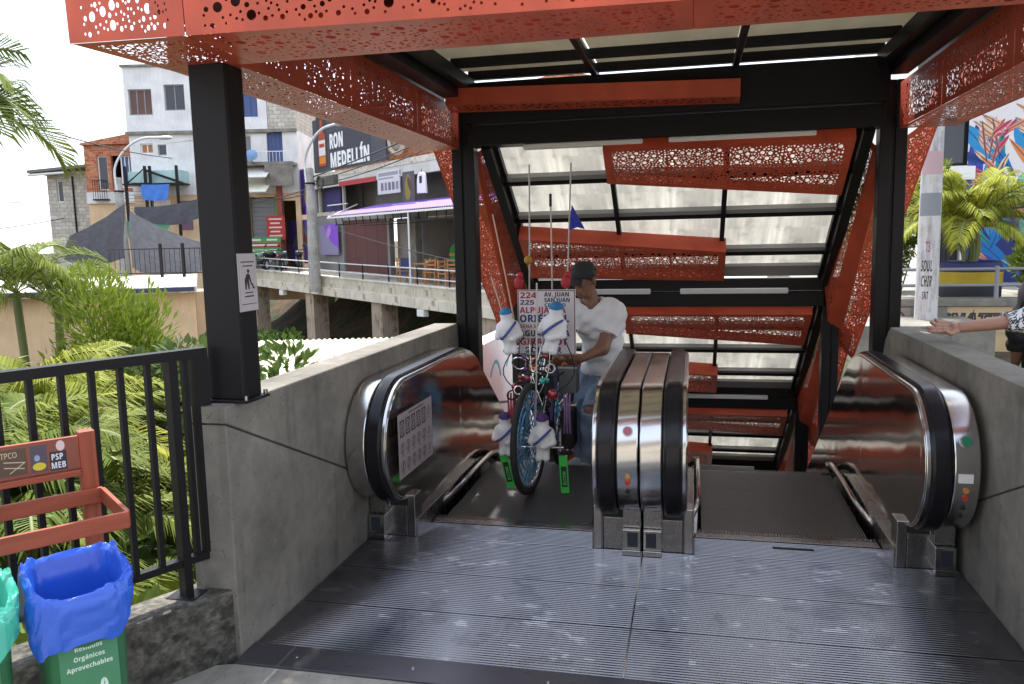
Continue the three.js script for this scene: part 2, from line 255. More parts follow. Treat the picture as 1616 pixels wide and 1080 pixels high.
// ---------------------------------------------------------------- entrance canopy
{
  const t = thing('entrance_canopy', 'red perforated steel canopy on black columns over the escalator top', 'canopy');
  const col = (x, z, yb) => {
    const c = part(t, 'column', [rbx(x - 0.075, x + 0.075, yb + 0.012, 2.284, z - 0.065, z - 0.053), rbx(x - 0.075, x + 0.075, yb + 0.012, 2.284, z + 0.053, z + 0.065), rbx(x - 0.075, x - 0.012, yb + 0.012, 2.284, z - 0.0525, z + 0.0525), rbx(x + 0.0, x + 0.075, yb + 0.012, 2.284, z - 0.0525, z + 0.0525), bx(x - 0.0119, x - 0.0001, yb + 0.012, 2.28, z - 0.04, z + 0.04)], M.black);
    const bp = part(c, 'base_plate', rbx(x - 0.1, x + 0.1, yb, yb + 0.012, z - 0.085, z + 0.085, 0.003), M.black);
    for (const sx of [-1, 1]) for (const sz of [-1, 1]) part(c, 'bolt', new THREE.CylinderGeometry(0.009, 0.009, 0.02, 6).translate(x + sx * 0.087, yb + 0.02, z + sz * 0.072), M.steelDull);
  };
  col(-1.775, -2.815, 0.998); col(1.335, -2.815, 0.998);
  const col2 = (x) => { const c = part(t, 'column', [rbx(x - 0.085, x - 0.01, -1, 2.6, -5.9, -5.775), rbx(x + 0.01, x + 0.085, -1, 2.6, -5.9, -5.775), bx(x - 0.0098, x + 0.0098, -1, 2.6, -5.89, -5.79)], M.black); };
  col2(-1.655); col2(1.29);
  // front box: fascia, soffit, inner face (front edge slightly askew)
  const YB = 2.283, YT = 2.83, fz = (x) => -2.36 - (x + 2.02) * 0.05, xl = -2.02, xr = 3.2;
  const cuts = [xl, -1.60, 0.0, 1.6, xr];
  for (let i = 0; i < 4; i++) { const a = cuts[i] + (i ? 0.0015 : 0), b = cuts[i + 1] - 0.0015; part(t, 'fascia_panel', perf(V(a, YB, fz(a)), V(b, YB, fz(b)), V(b, YT, fz(b) + 0.02), V(a, YT, fz(a) + 0.02), { mg: [0.05, 0.012] }), M.red); }
  for (let i = 1; i < 4; i++) { const a = cuts[i] + 0.0015, b = cuts[i + 1] - 0.0015; part(t, 'soffit_panel', perf(V(a, YB, fz(a) - 0.002), V(b, YB, fz(b) - 0.002), V(b, YB, -2.80), V(a, YB, -2.80), { mg: [0.05, 0.03] }), M.red); }
  for (let i = 1; i < 4; i++) part(t, 'inner_fascia', sheet(V(cuts[i], YB + 0.004, -2.802), V(cuts[i + 1], YB + 0.004, -2.802), V(cuts[i + 1], 2.5, -2.802), V(cuts[i], 2.5, -2.802)), M.red);
  // steel inside the box
  part(t, 'front_beam', [bx(-1.9, 3.1, 2.44, 2.8, -2.62, -2.78)], M.black);
  // side boxes
  for (const [xo, xi, s] of [[-1.965, -1.675, -1], [1.66, 1.315, 1]]) {
    const zs = [-2.80, -3.85, -4.85, -5.76], zs0 = s < 0 ? -2.37 : -2.802;
    part(t, 'corner_soffit', s < 0 ? perf(V(-2.015, YB, fz(-2) - 0.003), V(-1.602, YB, fz(-1.6) - 0.003), V(-1.602, YB, -2.8), V(-1.968, YB, -2.8), { mg: [0.04, 0.04] }) : sheet(V(1.66, YB - 0.003, -2.7), V(1.9, YB - 0.003, -2.7), V(1.9, YB - 0.003, -2.81), V(1.66, YB - 0.003, -2.81)), M.red);
    for (let i = 0; i < 3; i++) {
      const a = zs[i] - 0.002, b = zs[i + 1] + 0.002;
      part(t, 'side_soffit', perf(V(xo, YB, a), V(xi, YB, a), V(xi, YB, b), V(xo, YB, b), { mg: [0.025, 0.03] }), M.red);
      part(t, 'side_panel', perf(V(xi, YB + 0.002, a), V(xi, YB + 0.002, b), V(xi, 2.575, b), V(xi, 2.575, a), { mg: [0.07, 0.02] }), M.red);
      part(t, 'outer_panel', perf(V(xo, YB + 0.002, a), V(xo, YB + 0.002, b), V(xo, 2.72, b), V(xo, 2.72, a), { mg: [0.07, 0.02] }), M.red);
    }
    part(t, 'side_beam', [bx(xi + s * 0.1, xi + s * 0.22, 2.58, 2.80, -2.79, -5.76)], M.black);
    part(t, 'gutter', bx(xi - s * 0.02, xi + s * 0.2, 2.812, 2.822, -2.60, -5.9), M.black);  // cover strip added over the open roof gap to stop sun leaking in
    part(t, 'edge_beam', [bx(xi - s * 0.13, xi - s * 0.02, 2.58, 2.70, -2.81, -5.5), bx(xi - s * 0.20, xi - s * 0.135, 2.64, 2.72, -2.81, -5.5)], M.black);
  }
  // roof sheets, purlins and cross bars
  const pz = [-2.82, -3.30, -3.95, -4.60, -5.20, -5.62], px = [-1.66, -0.645, 0.27, 1.30];
  for (let i = 0; i < 5; i++) for (let k = 0; k < 3; k++) part(t, 'roof_sheet', muv(bx(px[k] + 0.006, px[k + 1] - 0.006, 2.80, 2.806, pz[i] - 0.006, pz[i + 1] + 0.006)), M.roofPanel);
  for (const z of pz.slice(1)) part(t, 'purlin', rbx(-1.55, 1.18, 2.738, 2.798, z - 0.025, z + 0.025), M.black);
  for (const x of [px[1], px[2]]) part(t, 'cross_bar', rbx(x - 0.02, x + 0.02, 2.69, 2.737, -2.83, -5.64), M.black);
  // header over the stair
  part(t, 'header_beam', [rbx(-1.57, 1.2, 2.43, 2.70, -5.50, -5.66)], M.black);
  part(t, 'lower_beam', [rbx(-1.56, 1.2, 2.285, 2.425, -5.60, -5.80)], M.black);
  for (const [a, b] of [[-1.17, -0.33], [-0.16, 0.79]]) part(t, 'lamp_tube', rbx(a, b, 2.245, 2.284, -5.62, -5.68, 0.012), M.fixture, 'unlit pale strip lamp under the header');
  // thin red box in front of the header
  const rb = (x, y0, y1, y2, z0, z1) => [V(x, y0, z0), V(x, y1, z0), V(x, y2, z1)];
  const [a0, a1, a2] = rb(-1.64, 2.64, 2.535, 2.50, -5.33, -5.47), [b0, b1, b2] = rb(0.29, 2.585, 2.475, 2.455, -5.33, -5.47);
  part(t, 'red_trim_box', [sheet(a1, b1, b0, a0), perf(a2, b2, b1, a1, { tiles: tileFar, mg: [0.03, 0.02] }), sheet(a0, b0, b0.clone().setZ(-5.47), a0.clone().setZ(-5.47)), quad(b1, b2, b0.clone().setZ(-5.47), b0)], M.red);
}

// ---------------------------------------------------------------- sloping roof over the stair
{
  const t = thing('sloping_roof', 'stepped sloping roof of translucent panels and red perforated boxes over the stair', 'roof');
  const an = 35 * D2R, dv = V(0, -Math.sin(an), -Math.cos(an)), nv = V(0, -Math.cos(an), Math.sin(an));
  const Os = [V(0, 2.30, -5.75), V(0, 1.0, -7.45), V(0, -0.27, -9.1), V(0, -1.55, -10.78)];
  const XL = -1.42, XR = 1.09, xs = [XL, -0.585, 0.237, XR], ss = [0.0, 0.42, 0.90, 1.43, 1.84];
  Os.forEach((O, k) => {
    const P = (x, s, n = 0) => V(x, O.y, O.z).addScaledVector(dv, s).addScaledVector(nv, n);
    for (let i = 0; i < 3; i++) for (let j = 0; j < 4; j++) {
      const g = new THREE.BoxGeometry(xs[i + 1] - xs[i] - 0.006, 0.006, ss[j + 1] - ss[j] - 0.006); const m = new THREE.Matrix4().makeBasis(V(1, 0, 0), nv.clone().negate(), dv.clone()).setPosition(P((xs[i] + xs[i + 1]) / 2, (ss[j] + ss[j + 1]) / 2, -0.05));
      m.makeBasis(V(1, 0, 0), nv.clone().negate(), V().crossVectors(V(1, 0, 0), nv.clone().negate())).setPosition(P((xs[i] + xs[i + 1]) / 2, (ss[j] + ss[j + 1]) / 2, -0.05));
      const pg = muv(g); pg.applyMatrix4(m); part(t, 'roof_panel', pg, M.panel);
    }
    for (const x of [XL - 0.03, XR + 0.03]) part(t, 'rafter', [bar(P(x, -0.05, 0.03), P(x, 1.86, 0.03), 0.07, 0.1, nv), bar(P(x + (x < 0 ? 0.05 : -0.05), -0.05, -0.02), P(x + (x < 0 ? 0.05 : -0.05), 1.86, -0.02), 0.028, 0.05, nv)], M.black);
    for (const x of [xs[1], xs[2]]) part(t, 'mullion', bar(P(x, 0, 0.0), P(x, 1.84, 0.0), 0.035, 0.06, nv), M.black);
    for (const s of ss.slice(1, 4)) { const pu = part(t, 'purlin', bar(P(XL, s - 0.028, -0.015), P(XR, s - 0.028, -0.015), 0.05, 0.04, nv), M.greyPaint); part(pu, 'purlin_edge', bar(P(XL, s + 0.012, -0.005), P(XR, s + 0.012, -0.005), 0.022, 0.06, nv), M.black); }
    part(t, 'eave_strip', bar(P(XL, 1.74, -0.02), P(XR, 1.74, -0.02), 0.16, 0.03, nv), M.greyPaint);
    // beam at the foot of the segment, with its strip lamps and posts
    if (k < 3) {
      const Q = Os[k + 1], y1 = Q.y + 0.24, y0 = Q.y - 0.01, z = Q.z + 0.15;
      part(t, 'beam', [rbx(-1.5, 1.16, y1 - 0.11, y1, z - 0.10, z), rbx(-1.5, 1.16, y0, y1 - 0.115, z - 0.16, z - 0.02)], M.black);
      const fx = [[-1.2, -0.36], [-0.05 - 0.05, 0.82]]; for (const [a, b] of fx) part(t, 'lamp_tube', rbx(a, b, y1 - 0.135, y1 - 0.085, z + 0.005, z + 0.04, 0.012), M.fixture);
      for (const x of [1.185, -1.595]) part(t, 'post', [rbx(x - 0.07, x - 0.008, y0 - 3.4, y1, z - 0.14, z - 0.02), rbx(x + 0.008, x + 0.07, y0 - 3.4, y1, z - 0.14, z - 0.02), bx(x - 0.0075, x + 0.0075, y0 - 3.4, y1, z - 0.13, z - 0.03)], M.black);
    }
    // hanging red boxes
    const box = (x0, x1, sa, sb, sc, sd, n0 = 0.04, n1 = 0.15, lipTop) => {   // left edge runs sa..sb, right edge sc..sd
      const a = P(x0, sa, n1), b = P(x1, sc, n1), c = P(x1, sd, n1), d = P(x0, sb, n1), A = P(x0, sa - 0.01, n0), B = P(x1, sc - 0.01, n0), Cc = P(x1, sd + 0.02, n0), Dd = P(x0, sb + 0.02, n0);
      const m = part(t, 'sunshade_box', perf(a, b, c, d, { tiles: tileFar, mg: [0.05, 0.03] }), M.red);
      part(m, 'box_side', [sheet(d, c, Cc, Dd), sheet(a, A, B, b), sheet(a, d, Dd, A), sheet(b, B, Cc, c)], M.red);
    };
    if (k < 3) {
      box(-0.605, 1.03, -0.07, 0.30, -0.07, 0.52);
      box(XL + 0.02, 0.27, 1.0, 1.6, 1.24, 1.68, 0.0, 0.13);
    }
    // folded red side strips
    if (k < 3) for (const s of [-1, 1]) {
      const m = s > 0 ? 1 : -1, dy = O.y - 2.30, dz = O.z + 5.75, q = (x, y, z) => V(x, y + dy, z + dz);
      const A0 = s > 0 ? q(1.115, 2.30, -5.9) : q(-1.475, 2.32, -5.9), A1 = s > 0 ? q(1.125, 1.02, -7.47) : q(-1.515, 1.04, -7.47);
      const B0 = s > 0 ? q(1.20, 2.20, -5.9) : q(-1.565, 2.28, -5.9), B1 = s > 0 ? q(1.15, 0.72, -7.47) : q(-1.64, 0.86, -7.47);
      const E0 = s > 0 ? q(1.28, 2.16, -5.9) : q(-1.60, 2.26, -5.9), E1 = s > 0 ? q(1.27, 0.64, -7.47) : q(-1.69, 0.80, -7.47);
      const C0 = k ? (s > 0 ? q(1.42, 2.0, -5.9) : q(-1.82, 2.1, -5.9)) : (s > 0 ? q(1.62, 2.42, -5.9) : q(-1.965, 2.42, -5.9)), C1 = s > 0 ? q(1.40, 0.50, -7.47) : q(-1.80, 0.70, -7.47);
      const T0 = C0.clone().add(V(m * 0.02, 0.35, 0)), T1 = C1.clone().add(V(m * 0.02, 0.8, 0));
      const st = part(t, 'side_strip', perf(A0, B0, B1, A1, { tiles: tileNear, mg: [0.006, 0.05] }), M.red);
      part(st, 'fold', sheet(B0, E0, E1, B1), M.red);
      part(st, 'lower_face', perf(E0, C0, C1, E1, { tiles: tileNear, mg: [0.012, 0.05] }), M.red);
      part(st, 'outer_face', perf(C0, T0, T1, C1, { tiles: tileNear, mg: [0.012, 0.05] }), M.red);
      if (k === 0) part(st, 'end_plate', [sheet(A1, B1, E1, C1)], M.red);
    }
  });
}
// ---------------------------------------------------------------- escalators
const AN = 35 * D2R, TA = Math.tan(AN);
function topPath(y0, zk, zEnd, R) {      // level, then bend, then straight down; list of [z, y]
  const L = R * Math.tan(AN / 2), pts = [], z0 = zk + L; for (let i = 0; i <= 10; i++) { const a = AN * i / 10; pts.push([z0 - R * Math.sin(a), y0 - R * (1 - Math.cos(a))]); }
  const [lz, ly] = pts[10]; pts.push([zEnd, ly - (lz - zEnd) * TA]); return pts;
}
function profile(R, yc, zc, zEnd, drop) {
  const pts = []; for (let i = 0; i <= 24; i++) { const a = -Math.PI / 2 + Math.PI * i / 24; pts.push([zc + R * Math.cos(a), yc + R * Math.sin(a)]); }
  const tp = topPath(yc + R, -5.32, zEnd, 0.9); pts.push(...tp); const [ez, ey] = tp[tp.length - 1];
  pts.push([ez, ey - drop - 0.2], [-5.45, -0.12], [zc, -0.12]); return pts;
}
function slab(pts, x0, x1, bevel) {       // profile in (z,y) pushed from x0 to x1
  const w = Math.abs(x1 - x0), a = Math.min(x0, x1); const g = extr(pts.map(([z, y]) => [z, y]), w - 2 * bevel, bevel);
  g.applyMatrix4(new THREE.Matrix4().makeBasis(V(0, 0, 1), V(0, 1, 0), V(-1, 0, 0))); g.translate(a + w - bevel, 0, 0); return muv(toCreasedNormals(g, 0.3));
}
function slabRing(outer, inner, x0, x1, bevel) { return slab(outer.concat(inner.slice().reverse()), x0, x1, bevel); }
const ZE = -14.2, YC = 0.556, ZN = -4.0;
function balustrade(t, xi, s, wide) {       // xi: inner face, s: outward direction
  const X = (d) => xi + s * d, core = profile(0.322, YC, ZN, ZE, 1.0);
  const b = part(t, 'balustrade', slab(core, X(0.028), X(0.05), 0.006), M.mirror);
  part(b, 'inner_trim', slabRing(profile(0.334, YC, ZN, ZE, 1.0).slice(0, 36), profile(0.308, YC, ZN, ZE, 1.0).slice(0, 36), X(0.032), X(0.053), 0.004), M.steel);
  const h = part(t, 'handrail', (() => { const o = profile(0.348, YC, ZN, ZE, 1.0).slice(0, 36), i = profile(0.27, YC, ZN, ZE, 1.0).slice(0, 36); return slabRing(o, i, X(0.052), X(0.138), 0.014); })(), M.rubber);
  const core2 = part(t, 'newel_core', slab(profile(0.305, YC, ZN, ZE, 1.0), X(0.045), X(0.15), 0.002), M.blackMat);
  const d = part(t, 'outer_deck', slab(profile(0.326, YC, ZN, ZE, 1.0), X(0.146), X(wide), 0.006), M.steel);
  // base block under the newel
  part(t, 'base_block', [rbx(X(0.05), X(wide), 0, 0.172, ZN + 0.002, ZN - 0.25, 0.004)], M.steelDull);
  part(t, 'base_post', rbx(X(0.0), X(0.042), 0, 0.235, ZN + 0.012, ZN - 0.1, 0.004), M.steel);
  // entry sensor
  const xs0 = X(wide - 0.095), xs1 = X(wide - 0.003), xm = (xs0 + xs1) / 2;
  const se = part(t, 'sensor_box', [rbx(xs0, xs1, 0.03, 0.135, ZN + 0.003, ZN + 0.075, 0.004), rbx(xs0, xs1, 0.002, 0.029, ZN + 0.003, ZN + 0.085, 0.002)], M.steel);
  part(se, 'sensor_window', rbx(xm - 0.026 + s * 0.006, xm + 0.026 + s * 0.006, 0.046, 0.122, ZN + 0.0755, ZN + 0.0775, 0.0005), M.glass);
  part(t, 'sensor_bracket', rbx(xs0, xs1, 0.137, 0.235, ZN + 0.003, ZN + 0.045, 0.003), M.steelDull);
  // skirt deflector rail
  const gp = [[0.012, 0.035, -4.44], [-0.012, 0.05, -4.52], [-0.032, 0.062, -4.7], [-0.034, 0.066, -5.3], [-0.034, 0.05, -5.62], [-0.02, -0.01, -5.84], [0.01, -0.06, -5.92]].map(([d, y, z]) => V(xi + s * d, y, z));
  part(t, 'skirt_rail', [tube(gp, 0.015, 40, 10)], M.chrome);
  part(t, 'skirt_brush', [tube(gp.map((p) => p.clone().add(V(s * 0.012, -0.024, 0))), 0.017, 40, 6)], M.blackMat);
  return X;
}
function onNewel(t, name, x, y, r, m, label) {   // round fitting on the curved newel front
  const R = 0.327, a = Math.asin((y - YC) / R), g = new THREE.CylinderGeometry(r, r, 0.012, 20).rotateX(Math.PI / 2);
  g.rotateX(-a).translate(x, YC + R * Math.sin(a), ZN + R * Math.cos(a)); return part(t, name, g, m, label);
}
const stepGeo = (() => {
  const W = 0.86, g = [bx(-W / 2, W / 2, -0.03, -0.012, 0, -0.397)], n = 62; for (let i = 0; i < n; i++) { const x = -W / 2 + (i + 0.5) * W / n; g.push(bx(x - 0.0038, x + 0.0038, -0.012, 0, 0, -0.397)); }
  for (let i = 0; i < n; i++) { const x = -W / 2 + (i + 0.5) * W / n; g.push(bx(x - 0.0038, x + 0.0038, -0.28, -0.03, -0.39, -0.397)); } g.push(bx(-W / 2, W / 2, -0.28, -0.03, -0.376, -0.388)); return merge(g);
})();
const combGeo = (W) => { const g = [rbx(-W / 2, W / 2, -0.012, 0.002, 0.083, 0.02, 0.002)], n = 60; for (let i = 0; i < n; i++) { const x = -W / 2 + (i + 0.5) * W / n; g.push(bx(x - 0.004, x + 0.004, -0.01, 0.001, 0.02, -0.03)); } return merge(g); };
function escalator(label, xa, xb, sideL, sideR) {
  const t = thing('escalator', label, 'escalator', 'pair of escalators'), xc = (xa + xb) / 2;
  balustrade(t, xa, -1, sideL); balustrade(t, xb, 1, sideR);
  part(t, 'comb_plate', combGeo(xb - xa - 0.03).translate(xc, 0.001, ZC), M.steelDull);
  let y = 0; for (let i = 0; i < 20; i++) { const z = ZC - 0.03 - i * 0.4; if (i === 3) y -= 0.10; else if (i > 3) y -= 0.28; const o = part(t, 'step', stepGeo, M.step); o.position.set(xc, y - 0.004, z); }
  part(t, 'inner_skirt', [slab([[-4.0, 0.095], [-5.2, 0.095], ...topPath(0.095, -5.42, -13, 0.9).slice(2), [-13, -6.6], [-5.5, -0.6], [-4.0, -0.4]], xa - 0.03, xa + 0.008, 0.003), slab([[-4.0, 0.095], [-5.2, 0.095], ...topPath(0.095, -5.42, -13, 0.9).slice(2), [-13, -6.6], [-5.5, -0.6], [-4.0, -0.4]], xb - 0.008, xb + 0.03, 0.003)], M.steelDull);
  return t;
}
const escL = escalator('left escalator, carrying the man and his bicycle', -1.47, -0.49, 0.25, 0.249);
const escR = escalator('right escalator, empty steps beside the right wall', 0.015, 0.97, 0.249, 0.25);
part(escL, 'deck_joint', rbx(-0.2425, -0.2325, 0.86, 0.883, -4.05, -5.1, 0.002), M.blackMat);
// buttons and lamps
const mRedGlass = phy(C(0.30, 0.008, 0.02), 0.12, { clearcoat: 1 }), mGreenGlass = phy(C(0.02, 0.22, 0.12), 0.12, { clearcoat: 1 }), mRedBtn = std(C(0.55, 0.05, 0.03), 0.4), mOrg = std(C(0.62, 0.25, 0.06), 0.5);
const panelBtns = (t, x, lampMat, lab) => {
  onNewel(t, 'lamp_ring', x, 0.70, 0.026, M.steelDull); const l = onNewel(t, 'signal_lamp', x, 0.70, 0.021, lampMat, lab); l.position.set(0, 0.001, 0.003);
  onNewel(t, 'key_switch', x, 0.49, 0.012, mOrg); onNewel(t, 'stop_button', x, 0.455, 0.013, mRedBtn); onNewel(t, 'key_switch', x, 0.405, 0.010, M.blackMat); onNewel(t, 'key_switch', x, 0.36, 0.010, M.blackMat);
};
panelBtns(escL, -0.29, mRedGlass, 'red signal lamp'); panelBtns(escR, 1.165, mGreenGlass, 'green signal lamp');
{ // white maker plate on the right newel
  const a = 0.02; part(escR, 'rating_plate', rbx(1.13, 1.19, 0.525, 0.565, ZN + 0.325, ZN + 0.330, 0.001), M.white);
}
// pictogram notice stuck on the left balustrade
{
  const tx = canvasTex(512, 330, (g, w, h) => {
    g.fillStyle = '#a79a9a'; g.fillRect(0, 0, w, h); g.fillStyle = '#4a4246'; g.fillRect(150, 14, 230, 8);
    for (let i = 0; i < 6; i++) {
      const x = 26 + i * 80; if (i < 5) { g.fillStyle = '#27242c'; g.fillRect(x, 36, 62, 86); g.strokeStyle = '#b9aeb0'; } else g.strokeStyle = '#5a5054'; g.lineWidth = 6;
      g.beginPath(); g.ellipse(x + 31, 79, 22, 32, 0, 0, 7); g.stroke(); g.fillStyle = i < 5 ? '#b9aeb0' : '#5a5054'; g.beginPath(); g.arc(x + 31, 64, 7, 0, 7); g.fill(); g.fillRect(x + 26, 72, 10, 26);
    }
    for (let r = 0; r < 2; r++) for (let i = 0; i < 6; i++) { const x = 26 + i * 80, y = 150 + r * 92; g.strokeStyle = '#5a4f54'; g.lineWidth = 6; if (i < 5) { g.beginPath(); g.arc(x + 31, y + 30, 27, 0, 7); g.stroke(); } g.fillStyle = '#4f454a'; g.beginPath(); g.arc(x + 29, y + 16, 7, 0, 7); g.fill(); g.fillRect(x + 23, y + 24, 13, 26); g.beginPath(); g.moveTo(x + 12, y + 50); g.lineTo(x + 50, y + 12); g.stroke(); g.fillRect(x + 10, y + 66, 42, 4); }
  });
  single('pictogram_notice', 'pale pictogram safety notice stuck on the left steel balustrade', 'notice', (() => { const g = new THREE.PlaneGeometry(0.55, 0.345).rotateY(Math.PI / 2); return g.translate(-1.4675, 0.555, -4.045); })(), std(C(0.95, 0.92, 0.92), 0.5, 0, { map: tx }));
}
function corr(a, b, c, d, waves, amp) {       // corrugated sheet, waves across a-b
  const n = waves * 6, pos = [], uv = [], nrm = V().subVectors(b, a).cross(V().subVectors(d, a)).normalize(); if (nrm.y < 0) nrm.negate();
  const P = (i, e) => { const u = i / n; return (e ? d.clone().lerp(c, u) : a.clone().lerp(b, u)).addScaledVector(nrm, amp * Math.sin(u * waves * 2 * Math.PI)); };
  for (let i = 0; i < n; i++) for (const [k, e] of [[i, 0], [i + 1, 0], [i + 1, 1], [i, 0], [i + 1, 1], [i, 1]]) { const p = P(k, e); pos.push(p.x, p.y, p.z); uv.push(p.x, e * a.distanceTo(d)); }
  const g = new THREE.BufferGeometry(); g.setAttribute('position', new THREE.Float32BufferAttribute(pos, 3)); g.setAttribute('uv', new THREE.Float32BufferAttribute(uv, 2)); g.computeVertexNormals(); return toCreasedNormals(g, 1);
}
function slab4(a, b, c, d, th) { const n = V().subVectors(b, a).cross(V().subVectors(d, a)).normalize().multiplyScalar(th), e = [a, b, c, d].map((p) => p.clone().sub(n)); return merge([quad(a, b, c, d), quad(e[0], e[3], e[2], e[1]), quad(a, e[0], e[1], b), quad(b, e[1], e[2], c), quad(c, e[2], e[3], d), quad(d, e[3], e[0], a)]); }
// ---------------------------------------------------------------- street on a viaduct, left background (local x along the street, z towards the viewer)
const ST = -38.951 * D2R;
const sPos = (u, y, z) => { const p = SO.clone().addScaledVector(SU, u).addScaledVector(SN, z); return [p.x, y, p.z]; };
const sThing = (name, label, cat, group, u = 0, y = 0, z = 0) => thing(name, label, cat, group, sPos(u, y, z), ST);
const deckY = (u) => 0.155 - 0.0225 * u;
function wallHoles(u0, u1, v0, v1, holes, th, z = 0) {       // wall with real openings, front face at z
  const sh = new THREE.Shape([[u0, v0], [u1, v0], [u1, v1], [u0, v1]].map(([x, y]) => new THREE.Vector2(x, y)));
  for (const [a, b, c, d] of holes) sh.holes.push(new THREE.Path([[a, c], [a, d], [b, d], [b, c]].map(([x, y]) => new THREE.Vector2(x, y))));
  return muv(new THREE.ExtrudeGeometry(sh, { depth: th, bevelEnabled: false }).translate(0, 0, z - th));
}
function windowIn(parent, u0, u1, v0, v1, z, fm, gm, mull = 1) {
  const f = 0.06, g = [bx(u0, u0 + f, v0, v1, z, z - 0.06), bx(u1 - f, u1, v0, v1, z, z - 0.06), bx(u0 + f, u1 - f, v0, v0 + f, z, z - 0.06), bx(u0 + f, u1 - f, v1 - f, v1, z, z - 0.06)];
  for (let i = 1; i <= mull; i++) { const x = lerp(u0, u1, i / (mull + 1)); g.push(bx(x - 0.025, x + 0.025, v0 + f, v1 - f, z - 0.005, z - 0.055)); }
  const w = part(parent, 'window', g, fm); part(w, 'pane', bx(u0 + f, u1 - f, v0 + f, v1 - f, z - 0.03, z - 0.036), gm); return w;
}
const paint = (r, g, b, rough = 0.7, o = {}) => std(C(r, g, b), rough, 0, { map: tDirt, ...o });
const mPurple = paint(0.17, 0.07, 0.42), mPurpleL = paint(0.24, 0.14, 0.5), mBrown = paint(0.13, 0.045, 0.04), mDarkIn = paint(0.30, 0.27, 0.25), mGreyW = paint(0.26, 0.26, 0.26), mWood = std(C(0.42, 0.19, 0.07), 0.6), mGalv = std(C(0.62, 0.63, 0.64), 0.5, 0.3), mPole = std(C(0.66, 0.65, 0.63), 0.8, 0, { map: tConc });
{ // deck
  const t = sThing('viaduct', 'stained concrete street viaduct on piers behind the low roofs', 'bridge');
  const seg = (a, b, y0, y1, z0, z1) => muv(extr([[a, deckY(a) + y0], [b, deckY(b) + y0], [b, deckY(b) + y1], [a, deckY(a) + y1]], z1 - z0).translate(0, 0, z0));
  part(t, 'deck', seg(-17, 9, -0.30, -0.02, -14, -0.26), M.concPale);
  part(t, 'edge_beam', seg(-17, 9, -0.62, 0.0, -0.25, 0), M.concPale);
  part(t, 'lower_flange', seg(-17, 9, -0.78, -0.42, 0.004, 0.09), std(C(0.80, 0.76, 0.68), 0.9, 0, { map: tStain }));
  part(t, 'kerb', seg(-17, 9, 0.0, 0.05, -0.30, 0.03), std(C(0.82, 0.80, 0.75), 0.9, 0, { map: tStain }));
  for (const u of [-14, -7.1, -0.95, 6.3]) { const p = part(t, 'pier', [mbx(u - 0.42, u + 0.42, -4.6, deckY(u) - 0.79, -0.75, -0.05)], std(C(0.50, 0.42, 0.35), 0.9, 0, { map: tStain })); part(p, 'pier_cap', mbx(u - 0.5, u + 0.5, deckY(u) - 0.785, deckY(u) - 0.62, -2.4, -0.02), M.concPale); }
  for (const u of [-9.9, 2.5]) part(t, 'drain_outlet', rbx(u - 0.22, u + 0.22, deckY(u) - 1.05, deckY(u) - 0.80, -0.1, 0.12, 0.01), M.white);
  part(t, 'cross_girder', [seg(-17, 9, -1.15, -0.32, -3.0, -2.6)], M.concDark);
}
{ // deck railing
  const t = sThing('street_railing', 'thin grey tube railing along the viaduct edge', 'railing');
  for (const y of [0.62, 0.27]) part(t, 'rail', rod(V(-17, deckY(-17) + y, -0.1), V(9, deckY(9) + y, -0.1), 0.026), mGalv);
  for (let u = -16.4; u < 9; u += 2.05) part(t, 'post', rod(V(u, deckY(u) + 0.04, -0.1), V(u, deckY(u) + 0.66, -0.1), 0.03), M.black);
}
function lampPost(label, pos, turn, h, r, reach, rise) {
  const t = thing('street_lamp', label, 'street lamp', 'curved-arm street lamps', pos, turn);
  part(t, 'pole', muv(new THREE.CylinderGeometry(r * 0.62, r, h, 14).translate(0, h / 2, 0)), mPole);
  const a = [V(0, h - 0.7, r * 0.6), V(-0.02, h + rise * 0.25, r * 0.6), V(reach * 0.25, h + rise * 0.72, r * 0.6), V(reach * 0.6, h + rise * 0.97, r * 0.6), V(reach, h + rise, r * 0.6)];
  part(t, 'arm', tube(a, 0.055, 30, 8), mGalv);
  const hd = part(t, 'lamp_head', [new THREE.SphereGeometry(0.2, 12, 8).scale(1.7, 0.45, 0.8).translate(reach + 0.25, h + rise - 0.02, r * 0.6)], mGalv);
  part(t, 'clamp', [new THREE.CylinderGeometry(r * 0.80, r * 0.82, 0.08, 14).translate(0, h - 0.62, 0)], M.black); return t;
}
lampPost('grey concrete street lamp standing on the viaduct edge before the bar', sPos(-5.6, -0.35, 0.32), ST, 5.2, 0.27, 3.0, 1.45);
lampPost('pale concrete street lamp rising behind the left roof terrace', [-25.7, 0.3, -32.3], 14 * D2R, 4.6, 0.27, 2.1, 1.75);
